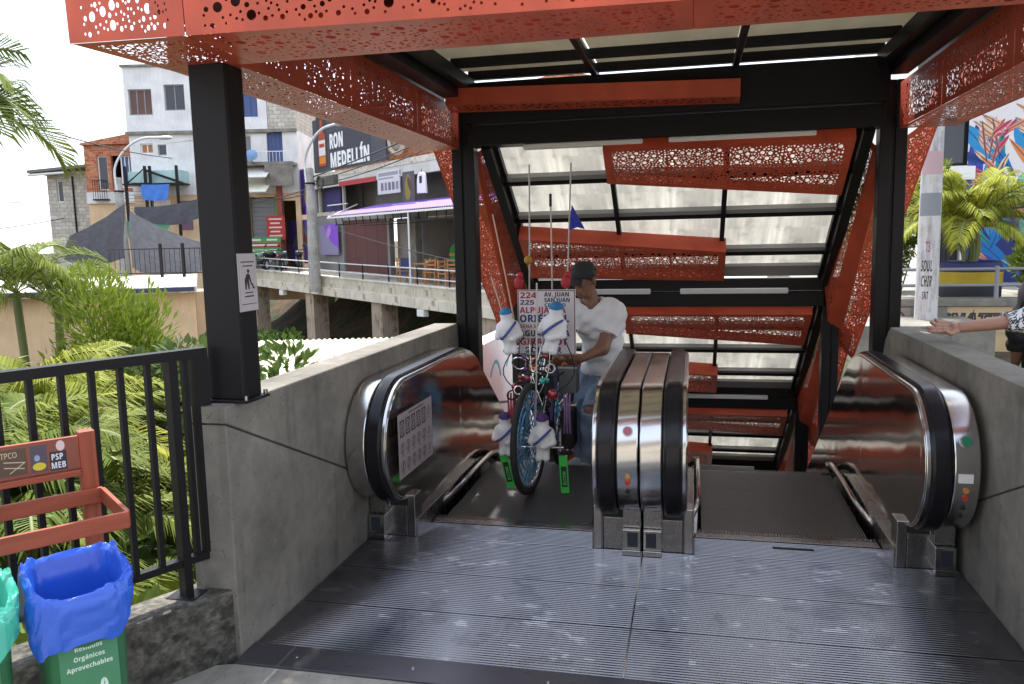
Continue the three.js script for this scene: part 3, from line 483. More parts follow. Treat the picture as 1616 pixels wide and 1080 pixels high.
{ // bar building
  const t = sThing('bar_building', 'brick and concrete bar with purple awning and open upper floor', 'building', null, 0, 0, -3);
  const y0 = -0.2;
  part(t, 'ground_wall', [wallHoles(-12.4, 5.5, y0, 3.1, [[-9.4, -5.1, y0 + 0.01, 2.8], [-4.9, -2.7, y0 + 0.01, 2.75], [-2.1, 4.9, y0 + 0.01, 2.72]], 0.25), mbx(-12.4, 5.5, y0, 3.1, -8, -7.8), mbx(5.3, 5.5, y0, 3.1, -7.8, -0.26)], mGreyW);
  part(t, 'floor_slab', mbx(-12.4, 5.6, 3.1, 3.28, -8, 0.05), M.concPale);
  for (let i = 0; i < 4; i++) part(t, 'shutter_panel', rbx(-9.38 + i * 1.068, -8.33 + i * 1.068, y0, 2.79, -0.16, -0.10, 0.02), mBrown);
  part(t, 'door_recess', [mbx(-4.89, -2.71, y0, 2.74, -0.5, -0.4)], mDarkIn);
  part(t, 'recess_curtain', [bx(-4.6, -3.2, 0.2, 1.0, -0.38, -0.34)], paint(0.05, 0.08, 0.25));
  const bk = part(t, 'bar_interior', [bx(-5, 4.9, y0, 2.7, -2.6, -2.5), bx(-2.2, -2.1, y0, 2.7, -2.5, -0.26), bx(-2.1, 4.9, 2.62, 2.7, -2.5, -0.26)], mDarkIn);
  for (const y of [0.9, 1.35, 1.8, 2.25]) part(bk, 'shelf', bx(-1.9, 4.7, y, y + 0.04, -2.48, -2.2), mWood);
  for (const y of [0.95, 1.40, 1.85, 2.30]) for (let u = -1.8; u < 4.6; u += 0.2) { const k = rnd(); if (k < 0.75) part(bk, 'bottle', new THREE.CylinderGeometry(0.045, 0.05, 0.26, 7).translate(u, y + 0.12, -2.34), [M.glass, paint(0.25, 0.13, 0.03), paint(0.3, 0.3, 0.26), paint(0.05, 0.14, 0.05)][Math.floor(k * 5.3) % 4]); }
  part(t, 'round_sign', new THREE.CylinderGeometry(0.42, 0.42, 0.06, 24).rotateX(Math.PI / 2).translate(-0.6, 1.15, -0.6), paint(0.03, 0.30, 0.06));
  part(t, 'round_sign_band', rbx(-1.0, -0.2, 1.08, 1.2, -0.56, -0.54, 0.004), paint(0.5, 0.3, 0.05));
  part(t, 'pillar', muv(rbx(-2.65, -2.2, y0, 2.72, -0.1, 0.3, 0.02)), M.conc);
  // upper floor, open to the street
  part(t, 'upper_back_wall', [wallHoles(-12.4, 5.5, 3.28, 4.9, [[-10.6, -8.9, 3.3, 4.8], [-1.6, 1.2, 3.3, 4.7]], 0.2, -1.6), mbx(-12.4, -12.2, 3.28, 4.9, -1.59, 0)], mGreyW);
  part(t, 'upper_dark_room', bx(-12.2, 2, 3.29, 4.89, -1.95, -1.85), mDarkIn);
  part(t, 'upper_slab', mbx(-12.5, 5.6, 4.9, 5.15, -8, 0.35), std(C(0.70, 0.69, 0.62), 0.85, 0, { map: tStain }));
  part(t, 'slab_fascia', [mbx(-12.5, 5.6, 4.45, 4.9, 0.1, 0.32)], paint(0.62, 0.63, 0.58));
  part(t, 'red_banner', rbx(-8.9, -5.3, 4.4, 4.62, 0.33, 0.36, 0.004), paint(0.5, 0.05, 0.06));
  part(t, 'roof_shed', [mbx(-12.4, 5.5, 5.15, 7.4, -8, -1.2)], M.brick);
  for (const u of [-11.9, -9.2, 0.8]) part(t, 'upper_post', bx(u - 0.06, u + 0.06, 3.28, 4.45, -0.1, 0.02), paint(0.5, 0.5, 0.48));
  part(t, 'blue_panel', rbx(-11.8, -10.0, 3.3, 4.5, -0.3, -0.25, 0.01), paint(0.06, 0.05, 0.20));
  part(t, 'counter_bar', bx(-11, -8.9, 3.58, 3.63, -0.08, 0), M.white);

  // purple awning: separate corrugated sheets on a white frame
  for (let i = 0; i < 9; i++) { const a = -5.35 + i * 1.2, b = a + 1.19; part(t, 'awning_sheet', corr(V(a, 2.86, 2.72), V(b, 2.86, 2.72), V(b, 3.40, 0.06), V(a, 3.40, 0.06), 8, 0.02), mPurpleL); }
  part(t, 'awning_frame', [rbx(-5.4, 5.5, 2.74, 2.81, 2.68, 2.74, 0.01), ...[-5.3, -2.6, 0.1, 2.8, 5.4].map((u) => bar(V(u, 2.78, 2.7), V(u, 3.3, 0.1), 0.05, 0.05)), rod(V(-5.4, 2.79, 2.7), V(-7.6, 3.5, 0.1), 0.03)], M.white);
  part(t, 'awning_truss', [bx(-5.2, 5.4, 2.45, 2.5, 2.4, 2.45), bx(-5.2, 5.4, 2.42, 2.46, 1.2, 1.25), ...spread([0], 18).map((_, i) => rod(V(-5.1 + i * 0.6, 2.47, 2.42), V(-4.8 + i * 0.6, 2.76, 2.62), 0.02, 0.02, 5))], M.black);
  for (const u of [1.18, 5.2]) part(t, 'awning_post', rod(V(u, 0, 2.66), V(u, 2.75, 2.66), 0.035), M.white);
}
function hang(name, label, cat, u0, u1, v0, v1, z, m, group) { const t = single(name, label, cat, rbx(-(u1 - u0) / 2, (u1 - u0) / 2, v0, v1, -0.03, 0.03, 0.008), m, group); t.position.set(...sPos((u0 + u1) / 2, 0, z)); t.rotation.y = ST; return t; }
function flatOn(parent, w, h, x, y, z, m, name, label) { return part(parent, name, new THREE.PlaneGeometry(w, h).translate(x, y, z), m, label); }
const print = (w, h, draw, rough = 0.6) => std(C(0.85, 0.85, 0.85), rough, 0, { map: canvasTex(w, h, draw) });
{ // bar sign with white lettering and a bottle picture
  const t = sThing('bar_sign', 'black bar sign with big white lettering above the upper floor', 'sign', null, -7.7, 0, -2.6);
  part(t, 'board', rbx(-3.6, 3.6, 5.2, 7.75, -0.12, 0.06, 0.02), std(C(0.045, 0.045, 0.055), 0.5));
  flatOn(t, 4.15, 1.75, 0.22, 6.12, 0.067, print(640, 270, (g, w, h) => { g.fillStyle = '#3b3942'; g.fillRect(0, 0, w, h); g.fillStyle = g.strokeStyle = '#f4f4f2'; g.lineWidth = 7; g.lineJoin = 'miter'; g.font = 'bold 140px sans-serif'; const T = (s, x, y, wd) => { g.save(); g.translate(x, y); g.scale(wd / g.measureText(s).width, 1); g.fillText(s, 0, 0); g.strokeText(s, 0, 0); g.restore(); }; T('RON', 12, 120, 226); T('MEDELLÍN', 12, 256, 612); }), 'lettering');
  flatOn(t, 1.1, 2.45, -2.6, 6.62, 0.069, print(128, 300, (g, w, h) => { g.fillStyle = '#3a3038'; g.fillRect(0, 0, w, h); g.fillStyle = '#b4471c'; g.fillRect(48, 20, 32, 70); g.beginPath(); g.moveTo(48, 80); g.lineTo(20, 120); g.lineTo(20, 290); g.lineTo(108, 290); g.lineTo(108, 120); g.lineTo(80, 80); g.fill(); g.fillStyle = '#e9e3dc'; g.fillRect(22, 140, 84, 90); g.fillStyle = '#c23a2a'; g.fillRect(30, 160, 68, 22); g.fillStyle = '#e08a2a'; g.fillRect(26, 236, 78, 40); }), 'bottle_picture');
  const e = part(t, 'emblem_ring', new THREE.TorusGeometry(0.62, 0.09, 8, 28, Math.PI).rotateZ(Math.PI).translate(4.6, 6.0, 0.1), paint(0.55, 0.47, 0.36));
  part(t, 'emblem_arch', new THREE.TorusGeometry(0.9, 0.12, 6, 24, Math.PI * 0.8).rotateZ(Math.PI * 0.1).scale(1.1, 0.55, 1).translate(4.6, 6.0, 0.08), paint(0.6, 0.52, 0.36));
  part(t, 'emblem_board', rbx(3.7, 5.6, 5.55, 6.75, -0.06, 0.04, 0.05), paint(0.30, 0.25, 0.20));
}
hang('poster', 'tall purple poster with a golden figure beside the bar stairs', 'poster', -13.95, -12.45, 3.25, 5.6, -2.9, print(150, 230, (g, w, h) => { g.fillStyle = '#5b3aa6'; g.fillRect(0, 0, w, h); g.fillStyle = '#b9ad6a'; g.beginPath(); g.ellipse(95, 120, 34, 70, 0.2, 0, 7); g.fill(); g.fillStyle = '#77663a'; g.beginPath(); g.ellipse(105, 100, 14, 30, 0.3, 0, 7); g.fill(); g.fillStyle = '#2e1d66'; g.fillRect(0, 190, 60, 40); }));
hang('poster', 'lilac painted panel on the brown shutter wall of the bar', 'poster', -11.5, -9.55, 1.15, 2.65, -2.8, print(160, 128, (g, w, h) => { g.fillStyle = '#8f87a8'; g.fillRect(0, 0, w, h); g.fillStyle = '#8a4fd0'; g.beginPath(); g.moveTo(40, 0); g.lineTo(160, 0); g.lineTo(160, 100); g.lineTo(110, 80); g.lineTo(60, 40); g.fill(); g.fillStyle = '#b78ae0'; g.beginPath(); g.ellipse(80, 30, 16, 30, 0.6, 0, 7); g.fill(); }));
hang('poster', 'purple flower poster behind the parked motorcycles', 'poster', -15.8, -12.4, 0.7, 3.0, -2.95, print(220, 150, (g, w, h) => { g.fillStyle = '#6a54ad'; g.fillRect(0, 0, w, h); g.fillStyle = '#7d8a8a'; g.beginPath(); g.moveTo(20, 90); g.lineTo(120, 10); g.lineTo(200, 90); g.fill(); g.fillStyle = '#8f5560'; g.beginPath(); g.moveTo(90, 60); g.lineTo(220, 40); g.lineTo(220, 110); g.fill(); g.fillStyle = '#8d72dc'; g.beginPath(); g.ellipse(60, 115, 70, 26, 0, 0, 7); g.fill(); g.fillStyle = '#b9a6ea'; g.beginPath(); g.ellipse(100, 105, 16, 10, 0, 0, 7); g.fill(); }));
hang('notice', 'white printed notice hung on the upper floor of the bar', 'notice', -5.1, -3.2, 3.78, 4.78, -2.65, print(190, 120, (g, w, h) => { g.fillStyle = '#d9d8d6'; g.fillRect(0, 0, w, h); g.fillStyle = '#9a9aa0'; g.fillRect(10, 10, 170, 18); g.fillRect(10, 36, 130, 8); for (let i = 0; i < 5; i++) { g.fillStyle = ['#77707f', '#8d8794', '#6d6a76'][i % 3]; g.fillRect(30 + i * 32, 62, 22, 40); } }));
hang('poster', 'yellow and brown figure poster near the white T-shirt', 'poster', -3.05, -2.1, 3.3, 4.6, -2.7, print(100, 140, (g, w, h) => { g.fillStyle = '#5a5358'; g.fillRect(0, 0, w, h); g.fillStyle = '#8d8430'; g.beginPath(); g.ellipse(45, 70, 26, 58, 0.1, 0, 7); g.fill(); g.fillStyle = '#5d3f33'; g.beginPath(); g.ellipse(60, 56, 14, 36, -0.4, 0, 7); g.fill(); }));
{ const t = sThing('t_shirt', 'white T-shirt with a dark print hanging from the bar', 'T-shirt', null, -1.05, 0, -2.4); part(t, 'cloth', extr([[-0.32, 3.62], [0.34, 3.60], [0.30, 4.15], [0.26, 4.34], [0.1, 4.44], [-0.1, 4.44], [-0.24, 4.34], [-0.30, 4.1]], 0.06, 0.02), M.white); flatOn(t, 0.2, 0.28, 0, 4.15, 0.085, M.blackMat, 'print'); part(t, 'hanger', tube([V(0, 4.42, 0.03), V(0, 4.52, 0.03), V(0.04, 4.56, 0.03)], 0.012, 8, 5), M.black); }
{ // overhead cable fittings in front of the bar
  const t = sThing('cable_bundle', 'sagging bundle of black power cables in front of the bar', 'cables', null, 0, 0, 0.2);
  const cab = (a, b, sag, r = 0.022) => part(t, 'cable', tube([0, 0.25, 0.5, 0.75, 1].map((k) => V(lerp(a[0], b[0], k), lerp(a[1], b[1], k) - sag * 4 * k * (1 - k), lerp(a[2] || 0, b[2] || 0, k))), r, 20, 5), M.wire);
  cab([-5.6, 4.3], [6, 5.4], 0.15); cab([-5.6, 4.15], [6, 5.15], 0.25); cab([-5.6, 4.5], [6, 5.6], 0.05, 0.03); cab([-14, 4.3], [-5.6, 3.9], 0.3); cab([-16, 3.9], [-5.6, 4.1], 0.2); cab([-5.6, 2.6], [6, 0.9], 0.1, 0.014);
  part(t, 'splice_box', [rbx(-4.9, -3.4, 4.05, 4.45, -0.12, 0.12, 0.05), new THREE.TorusGeometry(0.26, 0.05, 6, 16).translate(-4.6, 4.2, 0.15)], M.concDark);
}
// wooden bar furniture on the deck
function chair() {
  const t = thing('wooden_chair', '', 'chair', 'wooden chairs outside the bar');
  part(t, 'seat', rbx(-0.21, 0.21, 0.43, 0.47, -0.21, 0.21, 0.01), mWood);
  for (const [x, z] of [[-0.18, -0.18], [0.18, -0.18], [-0.18, 0.18], [0.18, 0.18]]) part(t, 'leg', bx(x - 0.024, x + 0.024, 0, z < 0 ? 0.95 : 0.43, z - 0.024, z + 0.024), mWood);
  for (const y of [0.58, 0.72, 0.88]) part(t, 'back_slat', bx(-0.156, 0.156, y - 0.035, y + 0.035, -0.19, -0.17), mWood);
  for (const z of [-0.18, 0.18]) part(t, 'stretcher', bx(-0.156, 0.156, 0.2, 0.235, z - 0.012, z + 0.012), mWood); return t;
}
{
  const c0 = chair(); const spots = [[-0.1, 0.5, 2.9, 'first wooden chair from the left beside the awning post'], [0.55, 1.3, -0.5, 'second wooden chair from the left beside the awning post'], [1.65, 0.6, 3.6, 'wooden chair right of the awning post, nearest to it'], [2.0, 1.4, 0.6, 'wooden chair against the grey pillar of the bar'], [2.75, 0.55, 2.7, 'wooden chair in front of the bottle shelves, left one'], [3.4, 1.1, -0.2, 'wooden chair in front of the bottle shelves, middle one'], [4.2, 0.5, 3.3, 'wooden chair in front of the bottle shelves, right one'], [4.7, 1.3, 0.3, 'wooden chair half hidden by the black canopy column']];
  spots.forEach(([u, dz, a, lab], i) => { const c = i ? c0.clone() : c0; if (i) { c.name = numbered('wooden_chair'); scene.add(c); } c.position.set(...sPos(u, deckY(u) - 0.02, -dz - 0.3)); c.rotation.y = ST + a; c.userData = { label: lab, category: 'chair', group: 'wooden chairs outside the bar' }; });
  for (const [u, lab] of [[0.9, 'wooden bar table left of the grey pillar'], [3.7, 'wooden bar table before the bottle shelves']]) { const t = sThing('wooden_table', lab, 'table', 'wooden bar tables', u, deckY(u) - 0.02, -1.25); part(t, 'tabletop', rbx(-0.42, 0.42, 0.72, 0.77, -0.35, 0.35, 0.01), mWood); for (const [x, z] of [[-0.36, -0.3], [0.36, -0.3], [-0.36, 0.3], [0.36, 0.3]]) part(t, 'leg', bx(x - 0.03, x + 0.03, 0, 0.72, z - 0.03, z + 0.03), mWood); part(t, 'napkin_holder', rbx(-0.06, 0.06, 0.77, 0.87, -0.04, 0.04, 0.01), M.white); }
}
function motorbike(label, body, pos, turn) {
  const t = thing('motorcycle', label, 'motorcycle', 'motorcycles parked on the street', pos, turn);
  for (const x of [-0.62, 0.62]) { const w = part(t, 'wheel', new THREE.TorusGeometry(0.25, 0.06, 8, 20).translate(x, 0.3, 0), M.blackMat); part(w, 'rim', [new THREE.TorusGeometry(0.17, 0.02, 6, 16).translate(x, 0.3, 0), rod(V(x - 0.16, 0.3, 0), V(x + 0.16, 0.3, 0), 0.015), rod(V(x, 0.14, 0), V(x, 0.46, 0), 0.015)], mGalv); }
  part(t, 'engine', [rbx(-0.2, 0.22, 0.25, 0.52, -0.12, 0.12, 0.04)], M.steelDull);
  part(t, 'tank', new THREE.SphereGeometry(0.2, 14, 10).scale(1.35, 0.75, 0.8).translate(0.16, 0.75, 0), body);
  part(t, 'seat', new THREE.SphereGeometry(0.2, 14, 8).scale(1.9, 0.4, 0.7).translate(-0.34, 0.76, 0), M.blackMat);
  part(t, 'tail', extr([[-0.85, 0.78], [-0.3, 0.6], [-0.3, 0.72], [-0.82, 0.88]], 0.16, 0.01).translate(0, 0, -0.08), body);
  part(t, 'fork', [rod(V(0.62, 0.3, 0.08), V(0.40, 0.95, 0.08), 0.025), rod(V(0.62, 0.3, -0.08), V(0.40, 0.95, -0.08), 0.025)], mGalv);
  part(t, 'handlebar', [tube([V(0.25, 1.02, 0.34), V(0.38, 0.98, 0.12), V(0.38, 0.98, -0.12), V(0.25, 1.02, -0.34)], 0.018, 16, 6), rod(V(0.36, 1.0, 0.22), V(0.34, 1.18, 0.28), 0.008), new THREE.SphereGeometry(0.06, 8, 6).scale(0.4, 0.7, 1).translate(0.34, 1.2, 0.28)], M.black);
  part(t, 'headlight', new THREE.SphereGeometry(0.1, 12, 8).scale(0.7, 1, 1).translate(0.5, 0.86, 0), M.chrome); return t;
}
// ---------------------------------------------------------------- houses farther left
const WT = 12.79 * D2R, WO = V(-24.29, 0, -37.86), WU = V(Math.cos(WT), 0, -Math.sin(WT)), WN = V(Math.sin(WT), 0, Math.cos(WT));
const wPos = (u, y, z) => { const p = WO.clone().addScaledVector(WU, u).addScaledVector(WN, z); return [p.x, y, p.z]; };
const wThing = (n, l, c, g, u = 0, y = 0, z = 0) => thing(n, l, c, g, wPos(u, y, z), WT);
const mCurtain = paint(0.08, 0.12, 0.30), mSlate = paint(0.24, 0.25, 0.27), mFrame = std(C(0.25, 0.25, 0.26), 0.6), mTan = paint(0.74, 0.53, 0.33), mAwn = paint(0.80, 0.80, 0.77);
function gable(u0, u1, v0, v1, z0, z1, m, t, name, holes = []) {  // closed block with openings in front
  part(t, name, [wallHoles(u0, u1, v0, v1, holes, 0.22, z1), mbx(u0, u0 + 0.22, v0, v1, z0, z1 - 0.221), mbx(u1 - 0.22, u1, v0, v1, z0, z1 - 0.221), mbx(u0, u1, v0, v1, z0 - 0.2, z0)], m);
}
{ // white three-storey house
  const t = wThing('white_house', 'white three-storey house with balcony, half hidden by the black column', 'building');
  const H3 = [[-4.2, -3.0, 8.5, 9.8], [-2.35, -1.3, 8.7, 10.0], [-0.6, 0.6, 8.6, 9.9], [1.3, 2.42, 8.3, 9.5]];
  const H2 = [[-3.8, -3.14, 6.55, 7.07], [-2.9, -2.45, 6.45, 7.0], [1.5, 1.98, 5.95, 7.4], [2.78, 3.6, 5.95, 7.65]];
  gable(-4.41, 2.88, 7.6, 10.9, -8, 0, M.wallWhite, t, 'upper_wall', H3); gable(-4.35, 4.36, 4.4, 7.6, -8, -0.05, M.wallPaint, t, 'middle_wall', H2);
  gable(-4.35, 4.36, -1.2, 4.4, -8, -0.1, mTan, t, 'ground_wall', [[1.7, 3.05, -0.2, 4.2], [3.4, 4.1, -0.2, 4.0]]);
  gable(2.9, 4.36, 7.6, 9.3, -8, -0.03, M.block, t, 'block_parapet');
  part(t, 'roof_slab', mbx(-4.5, 2.95, 10.9, 11.02, -8.1, 0.1), M.conc); part(t, 'roof_slab', mbx(2.9, 4.4, 9.3, 9.4, -8.1, 0.05), M.conc);
  part(t, 'floor_band', mbx(-4.45, 4.4, 7.5, 7.66, -0.04, 0.14), M.conc);
  windowIn(t, -4.2, -3.0, 8.5, 9.8, -0.1, mFrame, paint(0.16, 0.08, 0.07), 2); windowIn(t, -2.35, -1.3, 8.7, 10.0, -0.1, mFrame, M.glass, 1); windowIn(t, -0.6, 0.6, 8.6, 9.9, -0.1, mFrame, M.glass, 1); windowIn(t, 1.3, 2.42, 8.3, 9.5, -0.08, paint(0.05, 0.10, 0.30), mCurtain, 2);
  windowIn(t, -3.8, -3.14, 6.55, 7.07, -0.15, M.white, paint(0.45, 0.2, 0.08), 1); windowIn(t, -2.9, -2.45, 6.45, 7.0, -0.15, mFrame, M.glass, 0); windowIn(t, 1.5, 1.98, 5.95, 7.4, -0.15, M.white, mSlate, 0);
  const dr = windowIn(t, 2.78, 3.6, 5.95, 7.65, -0.15, paint(0.08, 0.12, 0.25), mCurtain, 3); dr.name = 'balcony_door';
  const bl = part(t, 'balcony', [mbx(1.2, 4.3, 5.75, 5.91, -0.04, 1.0), mbx(2.9, 4.3, 4.7, 5.74, 0.86, 1.0)], M.conc);
  part(bl, 'balcony_rail', [rod(V(1.2, 6.42, 0.95), V(4.3, 6.42, 0.95), 0.02), ...spread([0], 18).map((_, i) => rod(V(1.25 + i * 0.175, 5.9, 0.95), V(1.25 + i * 0.175, 6.42, 0.95), 0.013, 0.013, 5))], M.white);
  part(t, 'shop_awning', slab4(V(1.3, 5.12, 1.5), V(3.1, 5.12, 1.5), V(3.1, 5.72, 0.3), V(1.3, 5.72, 0.3), 0.04), mAwn); part(t, 'shop_awning', slab4(V(1.4, 4.38, 1.7), V(3.1, 4.38, 1.7), V(3.1, 4.98, 0.5), V(1.4, 4.98, 0.5), 0.04), paint(0.78, 0.77, 0.62));
  for (let i = 0; i < 18; i++) part(t, 'shutter_slat', bx(1.75, 3.0, 0.0 + i * 0.23, 0.215 + i * 0.23, -0.26, -0.22), mSlate);
  part(t, 'shop_frame', [bx(1.45, 1.7, -0.2, 4.3, -0.09, 0.02), bx(3.05, 3.2, -0.2, 4.3, -0.09, 0.02)], paint(0.16, 0.33, 0.07));
  part(t, 'red_column', mbx(3.2, 3.45, 0, 4.8, -0.09, 0.2), paint(0.36, 0.09, 0.08));
  part(t, 'cyan_parapet', [mbx(-4.1, -3.0, 5.0, 5.55, -0.04, 0.9), mbx(-2.9, -1.4, 4.9, 5.6, -0.04, 0.9)], paint(0.45, 0.66, 0.66));
  part(t, 'purple_door', rbx(-2.0, -1.35, 2.6, 4.1, -0.09, -0.03, 0.01), paint(0.20, 0.11, 0.20));
}
function wBoard(label, u0, u1, v0, v1, z, m) { const t = single('menu_board', label, 'sign', rbx(-(u1 - u0) / 2, (u1 - u0) / 2, v0, v1, -0.04, 0.04, 0.01), m); t.position.set(...wPos((u0 + u1) / 2, 0, z)); t.rotation.y = WT; }
wBoard('red menu board standing by the green shop front', 2.7, 3.65, 1.95, 3.2, 0.5, print(110, 140, (g, w, h) => { g.fillStyle = '#b32f2b'; g.fillRect(0, 0, w, h); g.fillStyle = '#e6cfc4'; for (let i = 0; i < 5; i++) g.fillRect(14 + (i % 2) * 8, 14 + i * 24, 78 - (i % 2) * 20, 9); }));
wBoard('green and red striped menu board beside the motorcycles', 1.75, 3.5, 1.05, 2.1, 0.9, print(256, 150, (g, w, h) => { for (let i = 0; i < 4; i++) { g.fillStyle = i % 2 ? '#a83a30' : '#3f9a4a'; g.fillRect(0, i * 38, w, 38); g.fillStyle = '#e8e2d4'; g.fillRect(16, i * 38 + 12, 90 + (i % 3) * 30, 12); g.fillRect(150, i * 38 + 12, 80, 12); } }));
[[2.55, 'white and green motorcycle, leftmost in front of the striped menu board', paint(0.35, 0.5, 0.36)], [3.2, 'black motorcycle, second from the left on the street', M.black], [3.9, 'black motorcycle with grey tank, third from the left on the street', paint(0.1, 0.1, 0.12)], [4.6, 'dark motorcycle nearest the concrete street lamp', M.blackMat]].forEach(([u, lab, m], i) => motorbike(lab, m, wPos(u, 0.44, 2.0 - (i % 2) * 0.3), WT + 1.2 + 0.25 * i));
{ const t = wThing('satellite_dish', 'blue satellite dish on the white balcony rail', 'satellite dish', null, 2.35, 6.1, 1.1); part(t, 'dish', new THREE.SphereGeometry(0.42, 18, 8, 0, 7, 0, 0.9).rotateX(1.1).scale(1, 1, 0.7), paint(0.22, 0.36, 0.62)); part(t, 'mast', rod(V(0, -0.3, -0.1), V(0, 0.2, 0.2), 0.02), M.black); }
{ // stair scaffold, tarps and bars under the white house
  const t = wThing('steel_staircase', 'black steel stair frame with white bars before the white house', 'staircase', null, 0, 0, 1.2);
  for (const u of [-4.1, -3.1, -2.85, -1.5]) part(t, 'post', bx(u - 0.06, u + 0.06, 2.2, 5.8, -0.06, 0.06), M.black);
  part(t, 'landing', bx(-4.3, -1.2, 4.86, 4.94, -0.9, 0.1), M.black); part(t, 'stair_stringer', [bar(V(-3.1, 5.6, 0), V(-1.2, 4.9, 0), 0.05, 0.12), bar(V(-4.1, 4.9, 0), V(-3.1, 5.7, 0), 0.05, 0.05)], M.black);
  for (let i = 0; i < 12; i++) part(t, 'white_bar', bx(-2.9 + i * 0.085, -2.87 + i * 0.085, 3.4, 4.1, 0.02, 0.05), M.white);
  for (let i = 0; i < 7; i++) part(t, 'grille_bar', bx(-4.35, -3.0, 3.5 + i * 0.17, 3.53 + i * 0.17, 0.02, 0.05), mSlate);
}
const sag = (a, b, c, d, dip, n = 12, m = 8) => { const pos = [], uv = []; const P = (u, v) => { const p = V().addVectors(a.clone().lerp(b, u).multiplyScalar(1 - v), d.clone().lerp(c, u).multiplyScalar(v)); p.y -= dip * 4 * u * (1 - u) * (0.4 + 0.6 * v) ; p.z += 0.12 * Math.sin(u * 17 + v * 5) * (0.3 + v * 0.7) * Math.min(1, dip * 3 + 0.2); return p; }; for (let i = 0; i < n; i++) for (let j = 0; j < m; j++) for (const [u, v] of [[i, j], [i + 1, j], [i + 1, j + 1], [i, j], [i + 1, j + 1], [i, j + 1]]) { const p = P(u / n, v / m); pos.push(p.x, p.y, p.z); uv.push(u / n * 3, v / m * 3); } const g = new THREE.BufferGeometry(); g.setAttribute('position', new THREE.Float32BufferAttribute(pos, 3)); g.setAttribute('uv', new THREE.Float32BufferAttribute(uv, 2)); g.computeVertexNormals(); return toCreasedNormals(g, 1); };
const wT = (u, y, z) => V(...wPos(u, y, z));
single('blue_tarp', 'bright blue tarpaulin hung under the steel stair', 'tarpaulin', sag(wT(-3.15, 4.85, 1.6), wT(-1.75, 4.85, 1.6), wT(-1.8, 4.05, 1.75), wT(-3.1, 4.1, 1.75), 0.05), paint(0.05, 0.19, 0.62));
single('green_tarp', 'green tarpaulin sagging below the blue one', 'tarpaulin', sag(wT(-3.4, 3.0, 3.2), wT(-1.2, 2.9, 3.0), wT(-1.3, 2.3, 3.4), wT(-3.3, 2.4, 3.4), 0.12), paint(0.05, 0.22, 0.10));
const mShade = phy(C(0.12, 0.12, 0.14), 0.95, { transmission: 0.15, thickness: 0, map: tFab });
single('shade_net', 'dark grey shade net left of the pale street lamp', 'shade net', sag(V(-23.5, 2.2, -26.6), V(-21.7, 3.4, -27.5), V(-21.6, 1.3, -27.2), V(-23.7, 1.3, -26.3), 0.22), mShade, 'grey shade nets');
single('shade_net', 'dark grey shade net sloping down right of the pale street lamp', 'shade net', sag(V(-21.15, 3.1, -27.1), V(-17.5, 1.78, -26.4), V(-17.5, 0.85, -26.3), V(-21.1, 0.95, -26.8), 0.32), phy(C(0.22, 0.22, 0.24), 0.95, { transmission: 0.15, thickness: 0, map: tFab }), 'grey shade nets');
single('shade_net', 'narrow black net hanging below the white bars', 'shade net', sag(V(-23.4, 3.45, -30.3), V(-20.7, 3.75, -31), V(-20.7, 2.9, -30.9), V(-23.3, 2.95, -30.2), 0.3), mShade, 'grey shade nets');
{ // brick house
  const t = wThing('brick_house', 'unfinished red brick house with open balcony left of the white house', 'building', null, 0, 0, -1);
  gable(-7.25, -4.45, 4.7, 7.2, -8, 0, M.brick, t, 'brick_wall', [[-6.6, -6.05, 4.8, 6.6], [-5.85, -4.75, 4.9, 6.6]]);
  gable(-7.25, -4.45, 4.1, 4.7, -8, 0.1, M.wallPaint, t, 'white_band'); gable(-7.25, -4.45, -1.2, 4.1, -8, -0.05, mTan, t, 'lower_wall');
  part(t, 'roof_edge', [muv(extr([[-7.35, 7.15], [-4.4, 7.2], [-4.4, 7.75], [-7.35, 7.25]], 8.4).translate(0, 0, -8.2))], M.brick);
  windowIn(t, -6.6, -6.05, 4.8, 6.6, -0.1, M.white, M.glass, 0); windowIn(t, -5.4, -4.75, 4.9, 6.6, -0.15, M.white, mCurtain, 2); part(t, 'open_room', bx(-5.85, -4.7, 4.9, 6.6, -1.4, -1.3), mGreyW);
  part(t, 'balcony_cage', [...spread([0], 7).map((_, i) => rod(V(-6.75 + i * 0.12, 4.3, 0.35), V(-6.75 + i * 0.12, 5.3, 0.35), 0.015, 0.015, 5)), bx(-6.78, -6.0, 4.25, 4.32, 0.1, 0.4), bx(-6.78, -6.0, 5.28, 5.32, 0.33, 0.37)], M.black);
}
{ // block house
  const t = wThing('block_house', 'pale concrete block house with flat dark eave at far left', 'building', null, 0, 0, -2.5);
  gable(-10.2, -7.4, -1.2, 6.0, -9, 0, M.block, t, 'block_wall', [[-9.7, -9.35, 4.3, 5.5]]);
  part(t, 'eave', [muv(extr([[-10.8, 5.85], [-7.3, 6.15], [-7.3, 6.28], [-10.8, 6.0]], 10).translate(0, 0, -9.2))], std(C(0.16, 0.15, 0.14), 0.8)); part(t, 'gutter', rod(V(-10.8, 5.75, 0.7), V(-8.8, 5.85, 0.7), 0.07), M.white); part(t, 'downpipe', rod(V(-8.75, 2, 0.08), V(-8.75, 5.7, 0.08), 0.05), M.black);
  windowIn(t, -9.7, -9.35, 4.3, 5.5, -0.1, M.white, M.glass, 0);
}
